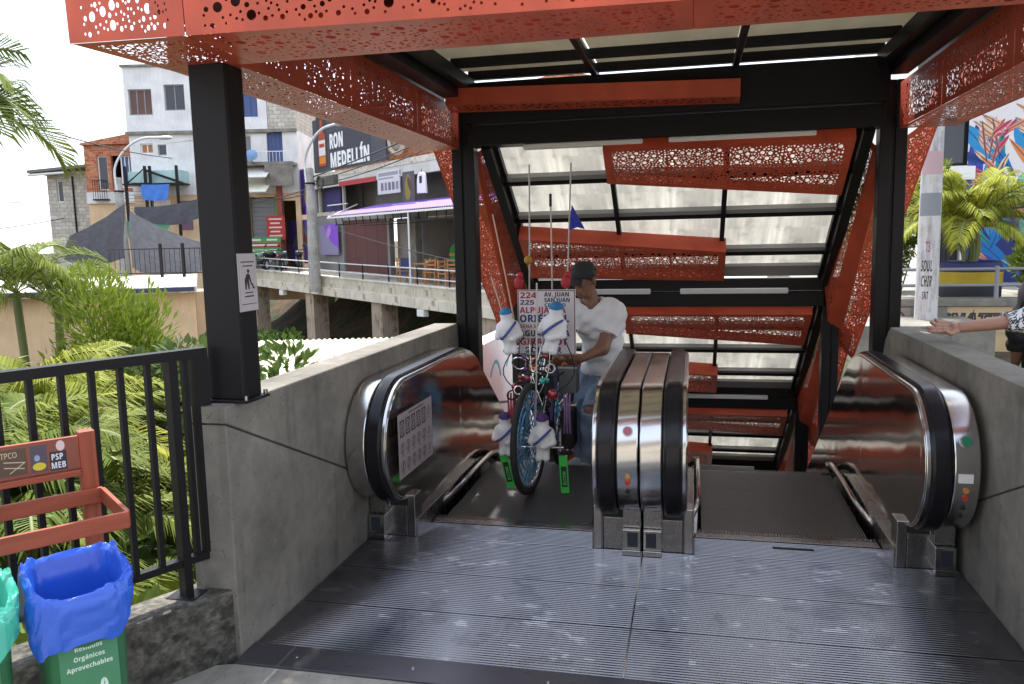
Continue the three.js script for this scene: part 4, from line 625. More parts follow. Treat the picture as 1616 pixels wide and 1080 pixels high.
// tan house with a sunlit terrace roof
{
  const t = thing('tan_house', 'tan rendered house with a bright flat terrace roof', 'building', null, [-14.1, 0, -16.5], 34 * D2R);
  part(t, 'wall', [mbx(-7.5, 2.3, -4.5, 0.5, -9.5, -0.25)], mTan); part(t, 'corner_wall', mbx(2.305, 2.7, -4.5, 0.5, -2.0, -0.6), paint(0.62, 0.45, 0.28));
  part(t, 'roof_slab', muv(rbx(-8, 2.35, 0.52, 0.68, -10, 0.2, 0.01)), std(C(0.80, 0.79, 0.76), 0.85, 0, { map: tStain })); part(t, 'edge_trim', rbx(-2.6, 2.3, 0.56, 0.66, 0.201, 0.25, 0.008), paint(0.05, 0.05, 0.12)); part(t, 'edge_trim', rbx(-6.4, -4.0, 0.56, 0.66, 0.201, 0.25, 0.008), paint(0.05, 0.05, 0.12));
}
{
  const t = thing('terrace_railing', 'thin black bar railing at the back of the bright terrace', 'railing', null, [-16.6, 0.67, -23.4], 10 * D2R);
  for (const y of [0.95, 0.15]) part(t, 'rail', rod(V(-2.4, y, 0), V(1.7, y, 0), 0.02), M.black);
  for (let i = 0; i < 4; i++) part(t, 'post', bx(-0.6 + i * 0.75, -0.52 + i * 0.75, 0, 1.12, -0.04, 0.04), M.black);
  for (let i = 0; i < 24; i++) part(t, 'baluster', rod(V(-2.3 + i * 0.17, 0.15, 0), V(-2.3 + i * 0.17, 0.95, 0), 0.009, 0.009, 5), M.black);
}
{
  const t = thing('low_house', 'low house below the street with sunlit corrugated roof sheets', 'building', null, [-6.9, -0.22, -15.2], 14 * D2R);
  part(t, 'wall', [mbx(-2.6, 2.8, -4.5, -0.95, -3.6, 2.2)], M.concPale);
  for (let i = 0; i < 7; i++) for (let j = 0; j < 3; j++) { const a = -2.9 + i * 0.85, z0 = 2.7 - j * 2.1, yy = (z) => -0.62 + 0.02 * z * -1; part(t, 'roof_sheet', corr(V(a, yy(z0) - 0.01 + j * 0.012, z0), V(a + 0.87, yy(z0) - 0.01 + j * 0.012, z0), V(a + 0.87, yy(z0 - 2.15) + j * 0.012, z0 - 2.15), V(a, yy(z0 - 2.15) + j * 0.012, z0 - 2.15), 6, 0.022), (i + j) % 3 ? std(C(0.72, 0.69, 0.60), 0.8, 0, { map: tStain }) : std(C(0.66, 0.62, 0.53), 0.8, 0, { map: tStain })); }
}
// ---------------------------------------------------------------- near left: kerb, railing, bins
function rebase(t, x, y, z) { t.position.set(x, y, z); for (const c of t.children) c.position.sub(t.position); }
{
  const fr = [[-1.735, -2.69], [-1.80, -2.56], [-1.975, -2.27], [-2.25, -1.78], [-2.75, -0.9], [-3.4, 0.2]], bk = [[-1.92, -2.72], [-1.99, -2.60], [-2.12, -2.36], [-2.40, -1.87], [-2.90, -0.98], [-3.55, 0.15]];
  const g = extr(fr.concat(bk.slice().reverse()).map(([x, z]) => [x, -z]), 1.6, 0.012).rotateX(-Math.PI / 2).translate(0, -1.342, 0);
  const t = thing('concrete_kerb', 'rough dark concrete kerb carrying the black railing', 'kerb'); part(t, 'kerb_block', muv(g), M.kerb); rebase(t, -2.2, 0, -1.9);
}
{
  const t = thing('railing', 'black bar railing at the left edge of the landing', 'railing');
  const A = V(-1.845, 0, -2.69), B = V(-2.16, 0, -2.08), d = V().subVectors(B, A).normalize(), P = (s, y) => A.clone().addScaledVector(d, s).setY(y), L = 2.4;
  const sup = V(0, 1, 0);
  part(t, 'top_rail', bar(P(-0.02, 1.205), P(L, 1.205), 0.05, 0.036), M.black); part(t, 'bottom_rail', bar(P(-0.02, 0.405), P(L, 0.405), 0.038, 0.028), M.black);
  const flat = (s, y0, y1, w, th) => bar(P(s, y0), P(s, y1), th, w, d);
  part(t, 'end_post', [flat(0.008, 0.42, 1.187, 0.062, 0.05)], M.black); part(t, 'end_post', [flat(0.065, 0.42, 1.187, 0.018, 0.03)], M.black);
  for (const s of [0.118, 0.91, 1.75]) { const p = part(t, 'post', flat(s, 0.27, 1.187, 0.032, 0.05), M.black); part(p, 'base_plate', rbx(P(s, 0).x - 0.06, P(s, 0).x + 0.06, 0.262, 0.274, P(s, 0).z - 0.05, P(s, 0).z + 0.05, 0.003), M.black); }
  for (let i = 0; i < 20; i++) { const s = 0.205 + i * 0.098; if (Math.abs(s - 0.91) > 0.04 && Math.abs(s - 1.75) > 0.04) part(t, 'baluster', flat(s, 0.42, 1.187, 0.019, 0.024), M.black); }
  rebase(t, -2.1, 0.27, -2.2);
}
const mRack = std(C(0.42, 0.085, 0.035), 0.55, 0, { map: tRed });
{
  const t = thing('bin_rack', 'red steel bin rack with stickers on its upper panel', 'rack', null, [-1.64, 0, -1.99], 52 * D2R);
  const L = -1.1, Dp = -0.33;
  part(t, 'front_bar', rbx(L, 0.0, 0.775, 0.825, -0.008, 0.006, 0.002), mRack); part(t, 'back_bar', rbx(L, 0.0, 0.775, 0.825, Dp - 0.006, Dp + 0.008, 0.002), mRack);
  part(t, 'end_bar', rbx(-0.008, 0.006, 0.775, 0.825, Dp + 0.009, -0.009, 0.002), mRack); for (const x of [-0.365, -0.73]) part(t, 'divider', rbx(x - 0.022, x + 0.022, 0.815, 0.823, Dp + 0.009, -0.009, 0.002), paint(0.62, 0.50, 0.45), 'divider strip with its sun glint painted in as pale colour');  // sun glint on the divider is put into its pale colour
  for (const x of [-0.03, L + 0.03]) part(t, 'upright', rbx(x - 0.025, x + 0.025, 0, 1.015, Dp - 0.06, Dp - 0.012, 0.004), mRack);
  const pn = part(t, 'sign_panel', rbx(L, -0.055, 0.895, 1.005, Dp - 0.028, Dp - 0.012, 0.003), mRack); part(t, 'panel_rail', rbx(L, -0.055, 0.872, 0.893, Dp - 0.03, Dp - 0.006, 0.003), mRack);
  const st = print(512, 96, (g, w, h) => {
    g.fillStyle = '#8a4a38'; g.fillRect(0, 0, w, h); g.fillStyle = '#e0d21e'; g.font = '900 italic 60px sans-serif'; g.strokeStyle = '#5d5510'; g.lineWidth = 3; g.fillText('BOG', 20, 70); g.strokeText('BOG', 20, 70); g.fillText('S', 130, 70);
    g.fillStyle = '#5a4436'; g.fillRect(230, 8, 100, 80); g.fillStyle = '#d5c6a4'; g.font = '24px sans-serif'; g.fillText('TPCO', 240, 34); g.strokeStyle = '#cbbd9c'; g.beginPath(); g.moveTo(250, 44); g.lineTo(322, 52); g.lineTo(268, 80); g.moveTo(250, 60); g.lineTo(320, 70); g.stroke();
    g.fillStyle = '#554a55'; g.fillRect(342, 8, 60, 80); g.fillStyle = '#dcc53a'; g.beginPath(); g.ellipse(372, 72, 24, 12, 0, 0, 7); g.fill(); g.fillStyle = '#8fa6c9'; g.beginPath(); g.arc(366, 46, 10, 0, 7); g.fill();
    g.fillStyle = '#2d2733'; g.fillRect(410, 34, 62, 58); g.fillStyle = '#f1eef5'; g.font = 'bold 26px sans-serif'; g.fillText('PSP', 415, 60); g.fillText('MEB', 413, 86); g.fillStyle = '#e3c7c9'; g.beginPath(); g.arc(452, 18, 16, 0, 7); g.fill();
  }, 0.4);
  flatOn(pn, 0.40, 0.102, -0.262, 0.95, Dp - 0.0105, st, 'stickers', 'stickers in yellow, white and dark on the red panel');
}
function bin(label, bagLabel, bagName, x, bagMat, sd) {
  const W = 52 * D2R, ax = V(Math.cos(W), 0, -Math.sin(W)), az = V(Math.sin(W), 0, Math.cos(W)), P = V(-1.64, 0, -1.99).addScaledVector(ax, x).addScaledVector(az, 0.055);
  const t = thing('waste_bin', label, 'bin', 'green waste bins in the rack', [P.x, 0, P.z], W);
  const ring = (k, y, hw, hd) => { const o = []; for (let i = 0; i < 40; i++) { const a = i / 40 * 2 * Math.PI, e = 0.35, c = Math.cos(a), s = Math.sin(a); o.push(V(hw * Math.sign(c) * Math.pow(Math.abs(c), e), y, hd * Math.sign(s) * Math.pow(Math.abs(s), e))); } return o; };
  const skin = (rs) => { const pos = [], uv = [], n = rs[0].length; for (let j = 0; j < rs.length - 1; j++) for (let i = 0; i < n; i++) { const k = (i + 1) % n; for (const [p, u, v] of [[rs[j][i], i, j], [rs[j][k], i + 1, j], [rs[j + 1][k], i + 1, j + 1], [rs[j][i], i, j], [rs[j + 1][k], i + 1, j + 1], [rs[j + 1][i], i, j + 1]]) { pos.push(p.x, p.y, p.z); uv.push(u / 40, v / 6); } } const g = new THREE.BufferGeometry(); g.setAttribute('position', new THREE.Float32BufferAttribute(pos, 3)); g.setAttribute('uv', new THREE.Float32BufferAttribute(uv, 2)); g.computeVertexNormals(); return toCreasedNormals(g, 0.9); };
  const green = std(C(0.035, 0.16, 0.07), 0.45);
  part(t, 'body', skin([ring(0, 0.02, 0.088, 0.086), ring(0, 0.05, 0.094, 0.092), ring(0, 0.60, 0.108, 0.106), ring(0, 0.605, 0.113, 0.111), ring(0, 0.635, 0.113, 0.111), ring(0, 0.635, 0.110, 0.108), ring(0, 0.1, 0.09, 0.088), ring(0, 0.1, 0.001, 0.001)]), green);
  const lb = part(t, 'label_panel', (() => { const g = rbx(-0.074, 0.074, -0.15, 0.15, -0.002, 0.004, 0.002); return g.rotateX(-0.026).translate(0, 0.39, 0.1020); })(), std(C(0.06, 0.25, 0.12), 0.5));
  const tx = print(300, 540, (g, w, h) => {
    g.fillStyle = '#4b8a63'; g.fillRect(0, 0, w, h); g.fillStyle = '#dfeee0'; g.font = 'bold 34px sans-serif'; g.textAlign = 'center'; g.fillText('Residuos', w / 2, 50); g.fillText('Orgánicos', w / 2, 100); g.fillText('Aprovechables', w / 2, 148);
    g.beginPath(); g.ellipse(84, 262, 22, 16, 0, 0, 7); g.ellipse(84, 308, 26, 16, 0, 0, 7); g.fill(); g.fillRect(70, 262, 28, 46); g.fillRect(82, 226, 5, 22); g.beginPath(); g.ellipse(98, 232, 14, 7, -0.4, 0, 7); g.fill();
    g.beginPath(); g.ellipse(214, 262, 21, 40, 0, 0, 7); g.fill(); g.strokeStyle = '#4b8a63'; g.lineWidth = 3; g.beginPath(); g.moveTo(214, 226); g.lineTo(214, 306); g.moveTo(214, 256); g.lineTo(224, 244); g.moveTo(214, 276); g.lineTo(204, 264); g.stroke();
    g.font = '19px sans-serif'; g.fillText('Residuos', 84, 356); g.fillText('de alimentos', 84, 380); g.fillText('Residuos', 214, 336); g.fillText('de jardín', 214, 360);
  });
  part(lb, 'label_print', new THREE.PlaneGeometry(0.144, 0.296).rotateX(-0.026).translate(0, 0.3902, 0.1072), tx);
  // the bag folded over the rim, crumpled
  const rows = [[0.20, 0.072, 0.07, 0.007], [0.40, 0.082, 0.08, 0.008], [0.55, 0.092, 0.09, 0.006], [0.66, 0.100, 0.098, 0.004], [0.712, 0.112, 0.110, 0.004], [0.724, 0.122, 0.12, 0.003], [0.712, 0.131, 0.129, 0.005], [0.69, 0.134, 0.132, 0.007], [0.655, 0.134, 0.132, 0.009], [0.615, 0.131, 0.129, 0.010]], NA = 150, NR = 54, rs = [];
  for (let j = 0; j <= NR; j++) {
    const u = j / NR * (rows.length - 1), i0 = Math.min(rows.length - 2, Math.floor(u)), f = u - i0, R = [0, 1, 2, 3].map((k) => lerp(rows[i0][k], rows[i0 + 1][k], f)), out = sm(5, 9, u), line = [];
    for (let i = 0; i < NA; i++) {
      const a = i / NA * 2 * Math.PI, c = Math.cos(a), sn = Math.sin(a), e = 0.42, n = fbm(3 + 1.4 * Math.cos(a) * 3 + sd, 3 + 1.4 * Math.sin(a) * 3 + u * 0.9, 1e6, 4, sd) - 0.5, rg = 1 - 2 * Math.abs(fbm(9 + Math.cos(a) * 2.4, 9 + Math.sin(a) * 2.4 + u * 0.45, 1e6, 3, sd + 7) - 0.5) * 2.2, k = 1 + R[3] / 0.15 * (n * 1.7 + rg * 0.4);
      const y = R[0] - 0.045 * Math.max(0, sn) * sm(2.5, 4.5, u) + 0.02 * n * 2 + out * (0.05 * Math.cos(a) - 0.035 * sn + 0.012 * Math.sin(5 * a + sd));
      line.push(V(R[1] * Math.sign(c) * Math.pow(Math.abs(c), e) * k, y, R[2] * Math.sign(sn) * Math.pow(Math.abs(sn), e) * k));
    }
    rs.push(line);
  }
  const b = thing(bagName, bagLabel, 'bin bag', null, [P.x, 0, P.z], W); part(b, 'plastic_film', skin(rs), bagMat);
}
bin('green waste bin with the blue bag, label facing the landing', 'crumpled blue plastic bag folded over the right bin', 'bin_bag', -0.165, phy(C(0.03, 0.14, 0.75), 0.28, { transmission: 0.30, thickness: 0, clearcoat: 0.3, clearcoatRoughness: 0.3 }), 5);
bin('green waste bin with the teal bag, cut by the left edge', 'teal plastic bag folded over the leftmost bin', 'bin_bag', -0.445, phy(C(0.08, 0.60, 0.44), 0.3, { transmission: 0.30, thickness: 0, clearcoat: 0.3, clearcoatRoughness: 0.3 }), 9);
{ // notice on the near column
  const tx = print(120, 256, (g, w, h) => { g.fillStyle = '#cfc6c8'; g.fillRect(0, 0, w, h); g.fillStyle = '#3a3034'; g.fillRect(14, 34, 92, 5); g.fillRect(26, 52, 68, 5); g.beginPath(); g.arc(62, 78, 9, 0, 7); g.fill(); g.beginPath(); g.moveTo(52, 88); g.lineTo(34, 116); g.lineTo(36, 160); g.lineTo(46, 160); g.lineTo(50, 126); g.lineTo(58, 160); g.lineTo(68, 160); g.lineTo(64, 110); g.lineTo(78, 140); g.lineTo(90, 150); g.lineTo(96, 140); g.lineTo(84, 132); g.lineTo(70, 92); g.fill(); g.fillRect(86, 148, 16, 10); g.fillRect(34, 172, 56, 5); g.fillRect(30, 188, 64, 6); g.fillRect(8, 224, 104, 3); });
  const t = thing('column_notice', 'pale pictogram notice fixed on the near black column', 'notice'); part(t, 'plate', rbx(-1.6995, -1.6935, 1.352, 1.578, -2.755, -2.882, 0.001), M.greyPaint); part(t, 'print', new THREE.PlaneGeometry(0.124, 0.222).rotateY(Math.PI / 2).translate(-1.6928, 1.465, -2.8185), tx); rebase(t, -1.69, 1.465, -2.82);
}
// ---------------------------------------------------------------- right side: upper street, graffiti wall, pole, mural
{
  struct('upper_street', [mbx(2.3, 14, -0.3, 0.64, -12.15, -26)], M.plaza);
  const t = thing('graffiti_wall', 'low cream wall with black graffiti below the right-hand street', 'wall');
  part(t, 'wall_face', mbx(2.2, 9, -0.5, 0.60, -11.92, -12.14), paint(0.66, 0.50, 0.27)); part(t, 'coping', muv(rbx(2.2, 9, 0.60, 0.70, -11.88, -12.3, 0.01)), M.conc); part(t, 'grey_patch', mbx(2.6, 3.42, -0.4, 0.598, -11.90, -11.919), M.conc);
  part(t, 'graffiti', new THREE.PlaneGeometry(1.0, 0.36).translate(3.75, 0.41, -11.912), print(256, 92, (g, w, h) => { g.fillStyle = '#cdb38a'; g.fillRect(0, 0, w, h); g.strokeStyle = '#3b3230'; g.lineWidth = 7; g.font = 'bold italic 62px sans-serif'; g.strokeText('SNATE', 14, 68); }), 'black scrawled letters'); part(t, 'graffiti', new THREE.PlaneGeometry(0.34, 0.44).translate(2.78, 0.36, -11.895), print(90, 110, (g, w, h) => { g.fillStyle = '#9d9388'; g.fillRect(0, 0, w, h); g.strokeStyle = '#5c3a40'; g.lineWidth = 6; g.beginPath(); g.ellipse(45, 55, 28, 42, 0.2, 0, 7); g.stroke(); g.beginPath(); g.moveTo(32, 50); g.lineTo(58, 46); g.moveTo(34, 78); g.lineTo(58, 74); g.stroke(); }), 'face scrawl in dark paint');
  part(t, 'ledge', muv(rbx(2.0, 3.6, -0.5, 0.47, -10.6, -11.86, 0.02)), M.conc); rebase(t, 4, 0, -12);
  const r = thing('street_railing', 'grey tube railing above the graffiti wall', 'railing'); for (const y of [1.10, 0.88]) part(r, 'rail', rod(V(2.3, y, -12.02), V(9, y, -12.02), 0.022), mFrame); for (const x of [2.5, 4.05, 5.6]) part(r, 'post', rod(V(x, 0.7, -12.02), V(x, 1.14, -12.02), 0.03), mFrame); rebase(r, 4, 0.7, -12);
}
{
  const tx = canvasTex(512, 1024, (g, w, h) => { g.fillStyle = '#cfcbc8'; g.fillRect(0, 0, w, h); seed = 3; for (let i = 0; i < 900; i++) { g.fillStyle = `rgba(${rnd(90, 150) | 0},${rnd(90, 140) | 0},${rnd(95, 140) | 0},0.13)`; g.fillRect(rnd(w), rnd(h), rnd(4, 40), rnd(3, 60)); } g.save(); g.translate(256, 0); for (const dx of [-256, 0, 256]) { g.fillStyle = '#3c3640'; g.font = 'bold 28px sans-serif'; g.fillText('750', dx + 60, 440); g.font = 'italic bold 38px sans-serif'; g.fillText('Polr', dx + 40, 480); g.fillStyle = '#8a8f92'; g.fillRect(dx, 740, 200, 50); g.fillStyle = '#9b5f66'; g.font = 'bold 34px sans-serif'; g.fillText('T3', dx + 70, 870); g.fillStyle = '#2b2628'; g.font = 'italic bold 34px sans-serif'; g.fillText('SOUL', dx + 40, 912); g.fillText('CHIR', dx + 44, 946); g.font = 'bold 24px sans-serif'; g.fillText('SNT', dx + 60, 974); } g.fillStyle = '#c2a3a6'; g.fillRect(-256, 650, 512, 50); g.restore(); });
  const t = thing('utility_pole', 'pale concrete pole covered in graffiti beside the potted palm', 'pole', null, [3.03, 0.45, -11.45]); part(t, 'shaft', new THREE.CylinderGeometry(0.10, 0.14, 6, 18).translate(0, 3, 0).rotateY(-1.4), std(C(0.8, 0.8, 0.8), 0.85, 0, { map: tx })); part(t, 'collar', new THREE.CylinderGeometry(0.128, 0.13, 0.06, 18).translate(0, 4.6, 0), M.steelDull);
}
{
  const t = thing('planter_drum', 'blue and yellow painted drum planter behind the railing', 'planter', null, [3.93, 0.64, -12.7]);
  part(t, 'lower_drum', new THREE.LatheGeometry([[0, 0], [0.36, 0], [0.40, 0.05], [0.40, 0.20]].map(([x, y]) => new THREE.Vector2(x, y)), 28), std(C(0.03, 0.03, 0.04), 0.7)); part(t, 'yellow_band', new THREE.LatheGeometry([[0.40, 0.201], [0.41, 0.22], [0.41, 0.38], [0.40, 0.40]].map(([x, y]) => new THREE.Vector2(x, y)), 28), paint(0.55, 0.40, 0.02)); part(t, 'blue_rim', new THREE.LatheGeometry([[0.40, 0.401], [0.41, 0.42], [0.39, 0.52], [0.36, 0.55], [0.32, 0.52], [0.3, 0.46], [0, 0.46]].map(([x, y]) => new THREE.Vector2(x, y)), 28), paint(0.035, 0.035, 0.17));
}
motorbike('black motorcycle parked behind the railing right of the drum planter', M.black, [4.85, 0.64, -13.0], 1.2).scale.setScalar(0.8);
{ const t = thing('water_jug', 'pair of blue plastic jugs behind the pole', 'jug', null, [2.75, 0.64, -12.6]); part(t, 'jug', new THREE.CylinderGeometry(0.13, 0.13, 0.36, 14).translate(0, 0.18, 0), paint(0.08, 0.28, 0.5)); part(t, 'jug', new THREE.SphereGeometry(0.15, 12, 8).scale(1, 1.2, 1).translate(0.05, 0.46, 0), paint(0.16, 0.4, 0.62)); }
{ // mural house
  const t = thing('mural_house', 'white house with a painted mural of blue and orange flowers', 'building', null, [0, 0, 0], 0);
  part(t, 'wall', [wallHoles(4.3, 13, 0.6, 7, [[4.45, 5.08, 2.85, 3.75], [4.45, 5.0, 0.66, 2.55], [6.35, 7.2, 2.9, 3.9]], 0.25, -16.8), mbx(4.3, 4.55, 0.6, 7, -24, -17.051), mbx(12.7, 13, 0.6, 7, -24, -17.051)], M.wallPaint);
  windowIn(t, 4.45, 5.08, 2.85, 3.75, -16.9, M.black, M.glass, 0); windowIn(t, 6.35, 7.2, 2.9, 3.9, -16.9, M.black, M.glass, 1); part(t, 'door_leaf', [rbx(4.46, 4.99, 0.67, 2.54, -16.93, -16.98, 0.01)], paint(0.05, 0.05, 0.055)); part(t, 'balcony_slab', mbx(4.25, 5.12, 2.58, 2.82, -16.79, -16.55), M.white);
  for (let i = 0; i < 7; i++) part(t, 'window_bar', rod(V(4.5 + i * 0.09, 0.7, -16.86), V(4.5 + i * 0.09, 2.5, -16.86), 0.012, 0.012, 5), M.black);
  const tx = print(768, 640, (g, w, h) => {
    g.fillStyle = '#e6e0e0'; g.fillRect(0, 0, w, h); seed = 41;
    const leaf = (x, y, L, a, wd, c) => { g.save(); g.translate(x, y); g.rotate(a); g.fillStyle = c; g.beginPath(); g.moveTo(0, 0); g.quadraticCurveTo(wd, -L * 0.5, 0, -L); g.quadraticCurveTo(-wd, -L * 0.5, 0, 0); g.fill(); g.strokeStyle = 'rgba(20,30,80,0.6)'; g.lineWidth = 3; g.beginPath(); g.moveTo(0, 0); g.lineTo(0, -L * 0.95); g.stroke(); g.restore(); };
    g.fillStyle = '#27306e'; g.beginPath(); g.ellipse(330, 520, 340, 200, 0, 0, 7); g.fill(); g.fillStyle = '#c34fa8'; g.beginPath(); g.ellipse(420, 590, 200, 50, -0.15, 0, 7); g.fill();
    for (let i = 0; i < 70; i++) leaf(rnd(10, 640), rnd(200, 620), rnd(120, 320), rnd(-1.2, 1.2), rnd(25, 60), ['#1f6fb0', '#2f8fc9', '#2a8f86', '#3a4aa0', '#1d3f7d', '#59b3b0', '#e08a55'][i % 7]);
    for (let i = 0; i < 26; i++) { const x = rnd(20, 620), y = rnd(90, 300); for (let k = 0; k < 5; k++) leaf(x + k * 4, y - k * 12, rnd(40, 90), (k % 2 ? 1 : -1) * rnd(0.4, 1.1), 16, ['#e0916a', '#e6b48a', '#d5566a', '#e8c39f'][(i + k) % 4]); leaf(x, y + 60, 150, rnd(-0.3, 0.3), 8, '#c9736a'); }
    for (let i = 0; i < 12; i++) { g.fillStyle = ['#3fa0e0', '#2d62c0', '#5cc0e8'][i % 3]; g.beginPath(); g.ellipse(rnd(100, 560), rnd(330, 560), rnd(30, 60), rnd(20, 46), rnd(3), 0, 7); g.fill(); }
  }, 0.8);
  part(t, 'mural', new THREE.PlaneGeometry(4.6, 3.35).translate(7.35, 2.3, -16.795), tx, 'painted blue, teal and orange flower mural'); rebase(t, 7, 0.6, -16.8);
}
// lower end of the stair and the stair parapet on its left
{ const tx = print(512, 128, (g, w, h) => { g.fillStyle = '#e9e6ea'; g.fillRect(0, 0, w, h); seed = 12; for (let i = 0; i < 26; i++) { g.fillStyle = ['#2f6fb5', '#c884b8', '#3fa0a8', '#e7d9e4', '#7a4f9d', '#e3b7cf'][i % 6]; g.beginPath(); g.ellipse(rnd(w), rnd(h), rnd(20, 70), rnd(10, 30), rnd(3), 0, 7); g.fill(); } });
  const t = thing('painted_wall', 'colourful painted wall at the bottom of the escalators', 'wall', null, [0.4, -7.2, -15.2]); part(t, 'wall_block', mbx(-3.2, 2.4, -1, 4.9, -0.3, 0), M.wallWhite); part(t, 'painting', new THREE.PlaneGeometry(5.4, 1.6).translate(-0.4, 4.0, 0.004), tx); }
{ const tx = print(512, 256, (g, w, h) => { g.fillStyle = '#e4e2de'; g.fillRect(0, 0, w, h); g.fillStyle = '#b5312c'; g.fillRect(0, 150, w, 26); g.strokeStyle = '#57a9b0'; g.lineWidth = 7; for (let i = 0; i < 6; i++) { g.beginPath(); g.moveTo(30 + i * 80, 60); g.quadraticCurveTo(60 + i * 80, 10, 80 + i * 80, 70); g.stroke(); } g.strokeStyle = '#4a4a4e'; g.lineWidth = 4; for (let i = 0; i < 5; i++) { g.beginPath(); g.moveTo(20 + i * 100, 110); g.lineTo(90 + i * 100, 130); g.stroke(); } });
  const t = thing('stair_parapet', 'white stair parapet with red stripe left of the lower escalator', 'wall', null, [-2.2, 0, -9.4]); part(t, 'parapet', mbx(-0.2, 0.0, -3.5, 0.50, -3.2, 2.0), M.wallWhite); part(t, 'paintwork', new THREE.PlaneGeometry(5.1, 1.6).rotateY(Math.PI / 2).translate(0.004, -0.33, -0.6), tx); }
// drooping power lines across the sky at left
{ const t = thing('power_line', 'thin power lines crossing the sky at upper left', 'cable'); for (const [a, b, s] of [[V(-17, 5.3, -15), V(-26.5, 6.3, -37.5), 0.25], [V(-30, 2.3, -26), V(-36, 4.2, -44), 0.2], [V(-34, 4.2, -30), V(-38, 4.6, -44), 0.1]]) part(t, 'line', tube([0, 0.25, 0.5, 0.75, 1].map((k) => a.clone().lerp(b, k).add(V(0, -s * 4 * k * (1 - k), 0))), 0.022, 24, 5), M.wire); }
// ---------------------------------------------------------------- signed distance bodies meshed by surface nets
function sdfMesh(f, lo, hi, cell) {
  const nx = Math.ceil((hi.x - lo.x) / cell) + 1, ny = Math.ceil((hi.y - lo.y) / cell) + 1, nz = Math.ceil((hi.z - lo.z) / cell) + 1, val = new Float32Array(nx * ny * nz);
  const id = (i, j, k) => (k * ny + j) * nx + i; for (let k = 0; k < nz; k++) for (let j = 0; j < ny; j++) for (let i = 0; i < nx; i++) val[id(i, j, k)] = f(lo.x + i * cell, lo.y + j * cell, lo.z + k * cell);
  const vid = new Int32Array(nx * ny * nz).fill(-1), pos = [], idx = [], E = [[0, 1], [2, 3], [4, 5], [6, 7], [0, 2], [1, 3], [4, 6], [5, 7], [0, 4], [1, 5], [2, 6], [3, 7]];
  for (let k = 0; k < nz - 1; k++) for (let j = 0; j < ny - 1; j++) for (let i = 0; i < nx - 1; i++) {
    let m = 0; const c = []; for (let q = 0; q < 8; q++) { c[q] = val[id(i + (q & 1), j + ((q >> 1) & 1), k + (q >> 2))]; if (c[q] < 0) m |= 1 << q; } if (m === 0 || m === 255) continue;
    let x = 0, y = 0, z = 0, n = 0; for (const [a, b] of E) if ((c[a] < 0) !== (c[b] < 0)) { const t = c[a] / (c[a] - c[b]); x += lerp(a & 1, b & 1, t); y += lerp((a >> 1) & 1, (b >> 1) & 1, t); z += lerp(a >> 2, b >> 2, t); n++; }
    vid[id(i, j, k)] = pos.length / 3; pos.push(lo.x + (i + x / n) * cell, lo.y + (j + y / n) * cell, lo.z + (k + z / n) * cell);
  }
  const q = (a, b, c, d, fl) => { if (a < 0 || b < 0 || c < 0 || d < 0) return; fl ? idx.push(a, b, c, a, c, d) : idx.push(a, c, b, a, d, c); };
  for (let k = 1; k < nz - 1; k++) for (let j = 1; j < ny - 1; j++) for (let i = 1; i < nx - 1; i++) {
    const s = val[id(i, j, k)] < 0; if (s !== (val[id(i + 1, j, k)] < 0)) q(vid[id(i, j - 1, k - 1)], vid[id(i, j, k - 1)], vid[id(i, j, k)], vid[id(i, j - 1, k)], s);
    if (s !== (val[id(i, j + 1, k)] < 0)) q(vid[id(i - 1, j, k - 1)], vid[id(i - 1, j, k)], vid[id(i, j, k)], vid[id(i, j, k - 1)], s);
    if (s !== (val[id(i, j, k + 1)] < 0)) q(vid[id(i - 1, j - 1, k)], vid[id(i, j - 1, k)], vid[id(i, j, k)], vid[id(i - 1, j, k)], s);
  }
  const g = new THREE.BufferGeometry(); g.setAttribute('position', new THREE.Float32BufferAttribute(pos, 3)); g.setIndex(idx); g.computeVertexNormals();
  const uv = new Float32Array(pos.length / 3 * 2); for (let i = 0; i < uv.length / 2; i++) { uv[2 * i] = pos[3 * i] + pos[3 * i + 2]; uv[2 * i + 1] = pos[3 * i + 1]; } g.setAttribute('uv', new THREE.BufferAttribute(uv, 2)); return g;
}
const cap = (a, b, ra, rb = ra) => { const dx = b.x - a.x, dy = b.y - a.y, dz = b.z - a.z, L = dx * dx + dy * dy + dz * dz || 1e-9; return (x, y, z) => { const px = x - a.x, py = y - a.y, pz = z - a.z; let t = (px * dx + py * dy + pz * dz) / L; t = t < 0 ? 0 : t > 1 ? 1 : t; const ex = px - dx * t, ey = py - dy * t, ez = pz - dz * t; return Math.sqrt(ex * ex + ey * ey + ez * ez) - (ra + (rb - ra) * t); }; };
const ell = (c, r, q) => { const m = q ? new THREE.Matrix3().setFromMatrix4(new THREE.Matrix4().makeRotationFromQuaternion(q.clone().invert())).elements : null, mr = Math.min(r.x, r.y, r.z); return (x, y, z) => { let a = x - c.x, b = y - c.y, d = z - c.z; if (m) { const A = m[0] * a + m[3] * b + m[6] * d, B = m[1] * a + m[4] * b + m[7] * d, D = m[2] * a + m[5] * b + m[8] * d; a = A; b = B; d = D; } const k = Math.sqrt((a / r.x) ** 2 + (b / r.y) ** 2 + (d / r.z) ** 2), k2 = Math.sqrt((a / r.x ** 2) ** 2 + (b / r.y ** 2) ** 2 + (d / r.z ** 2) ** 2); return k2 < 1e-9 ? -mr : k * (k - 1) / k2; }; };
const blend = (fs, k) => (x, y, z) => { let d = fs[0](x, y, z); for (let i = 1; i < fs.length; i++) { const e = fs[i](x, y, z), h = Math.max(k - Math.abs(d - e), 0) / k; d = Math.min(d, e) - h * h * k * 0.25; } return d; };
const box3 = (ps, pad) => { const b = new THREE.Box3().setFromPoints(ps).expandByScalar(pad); return [b.min, b.max]; };
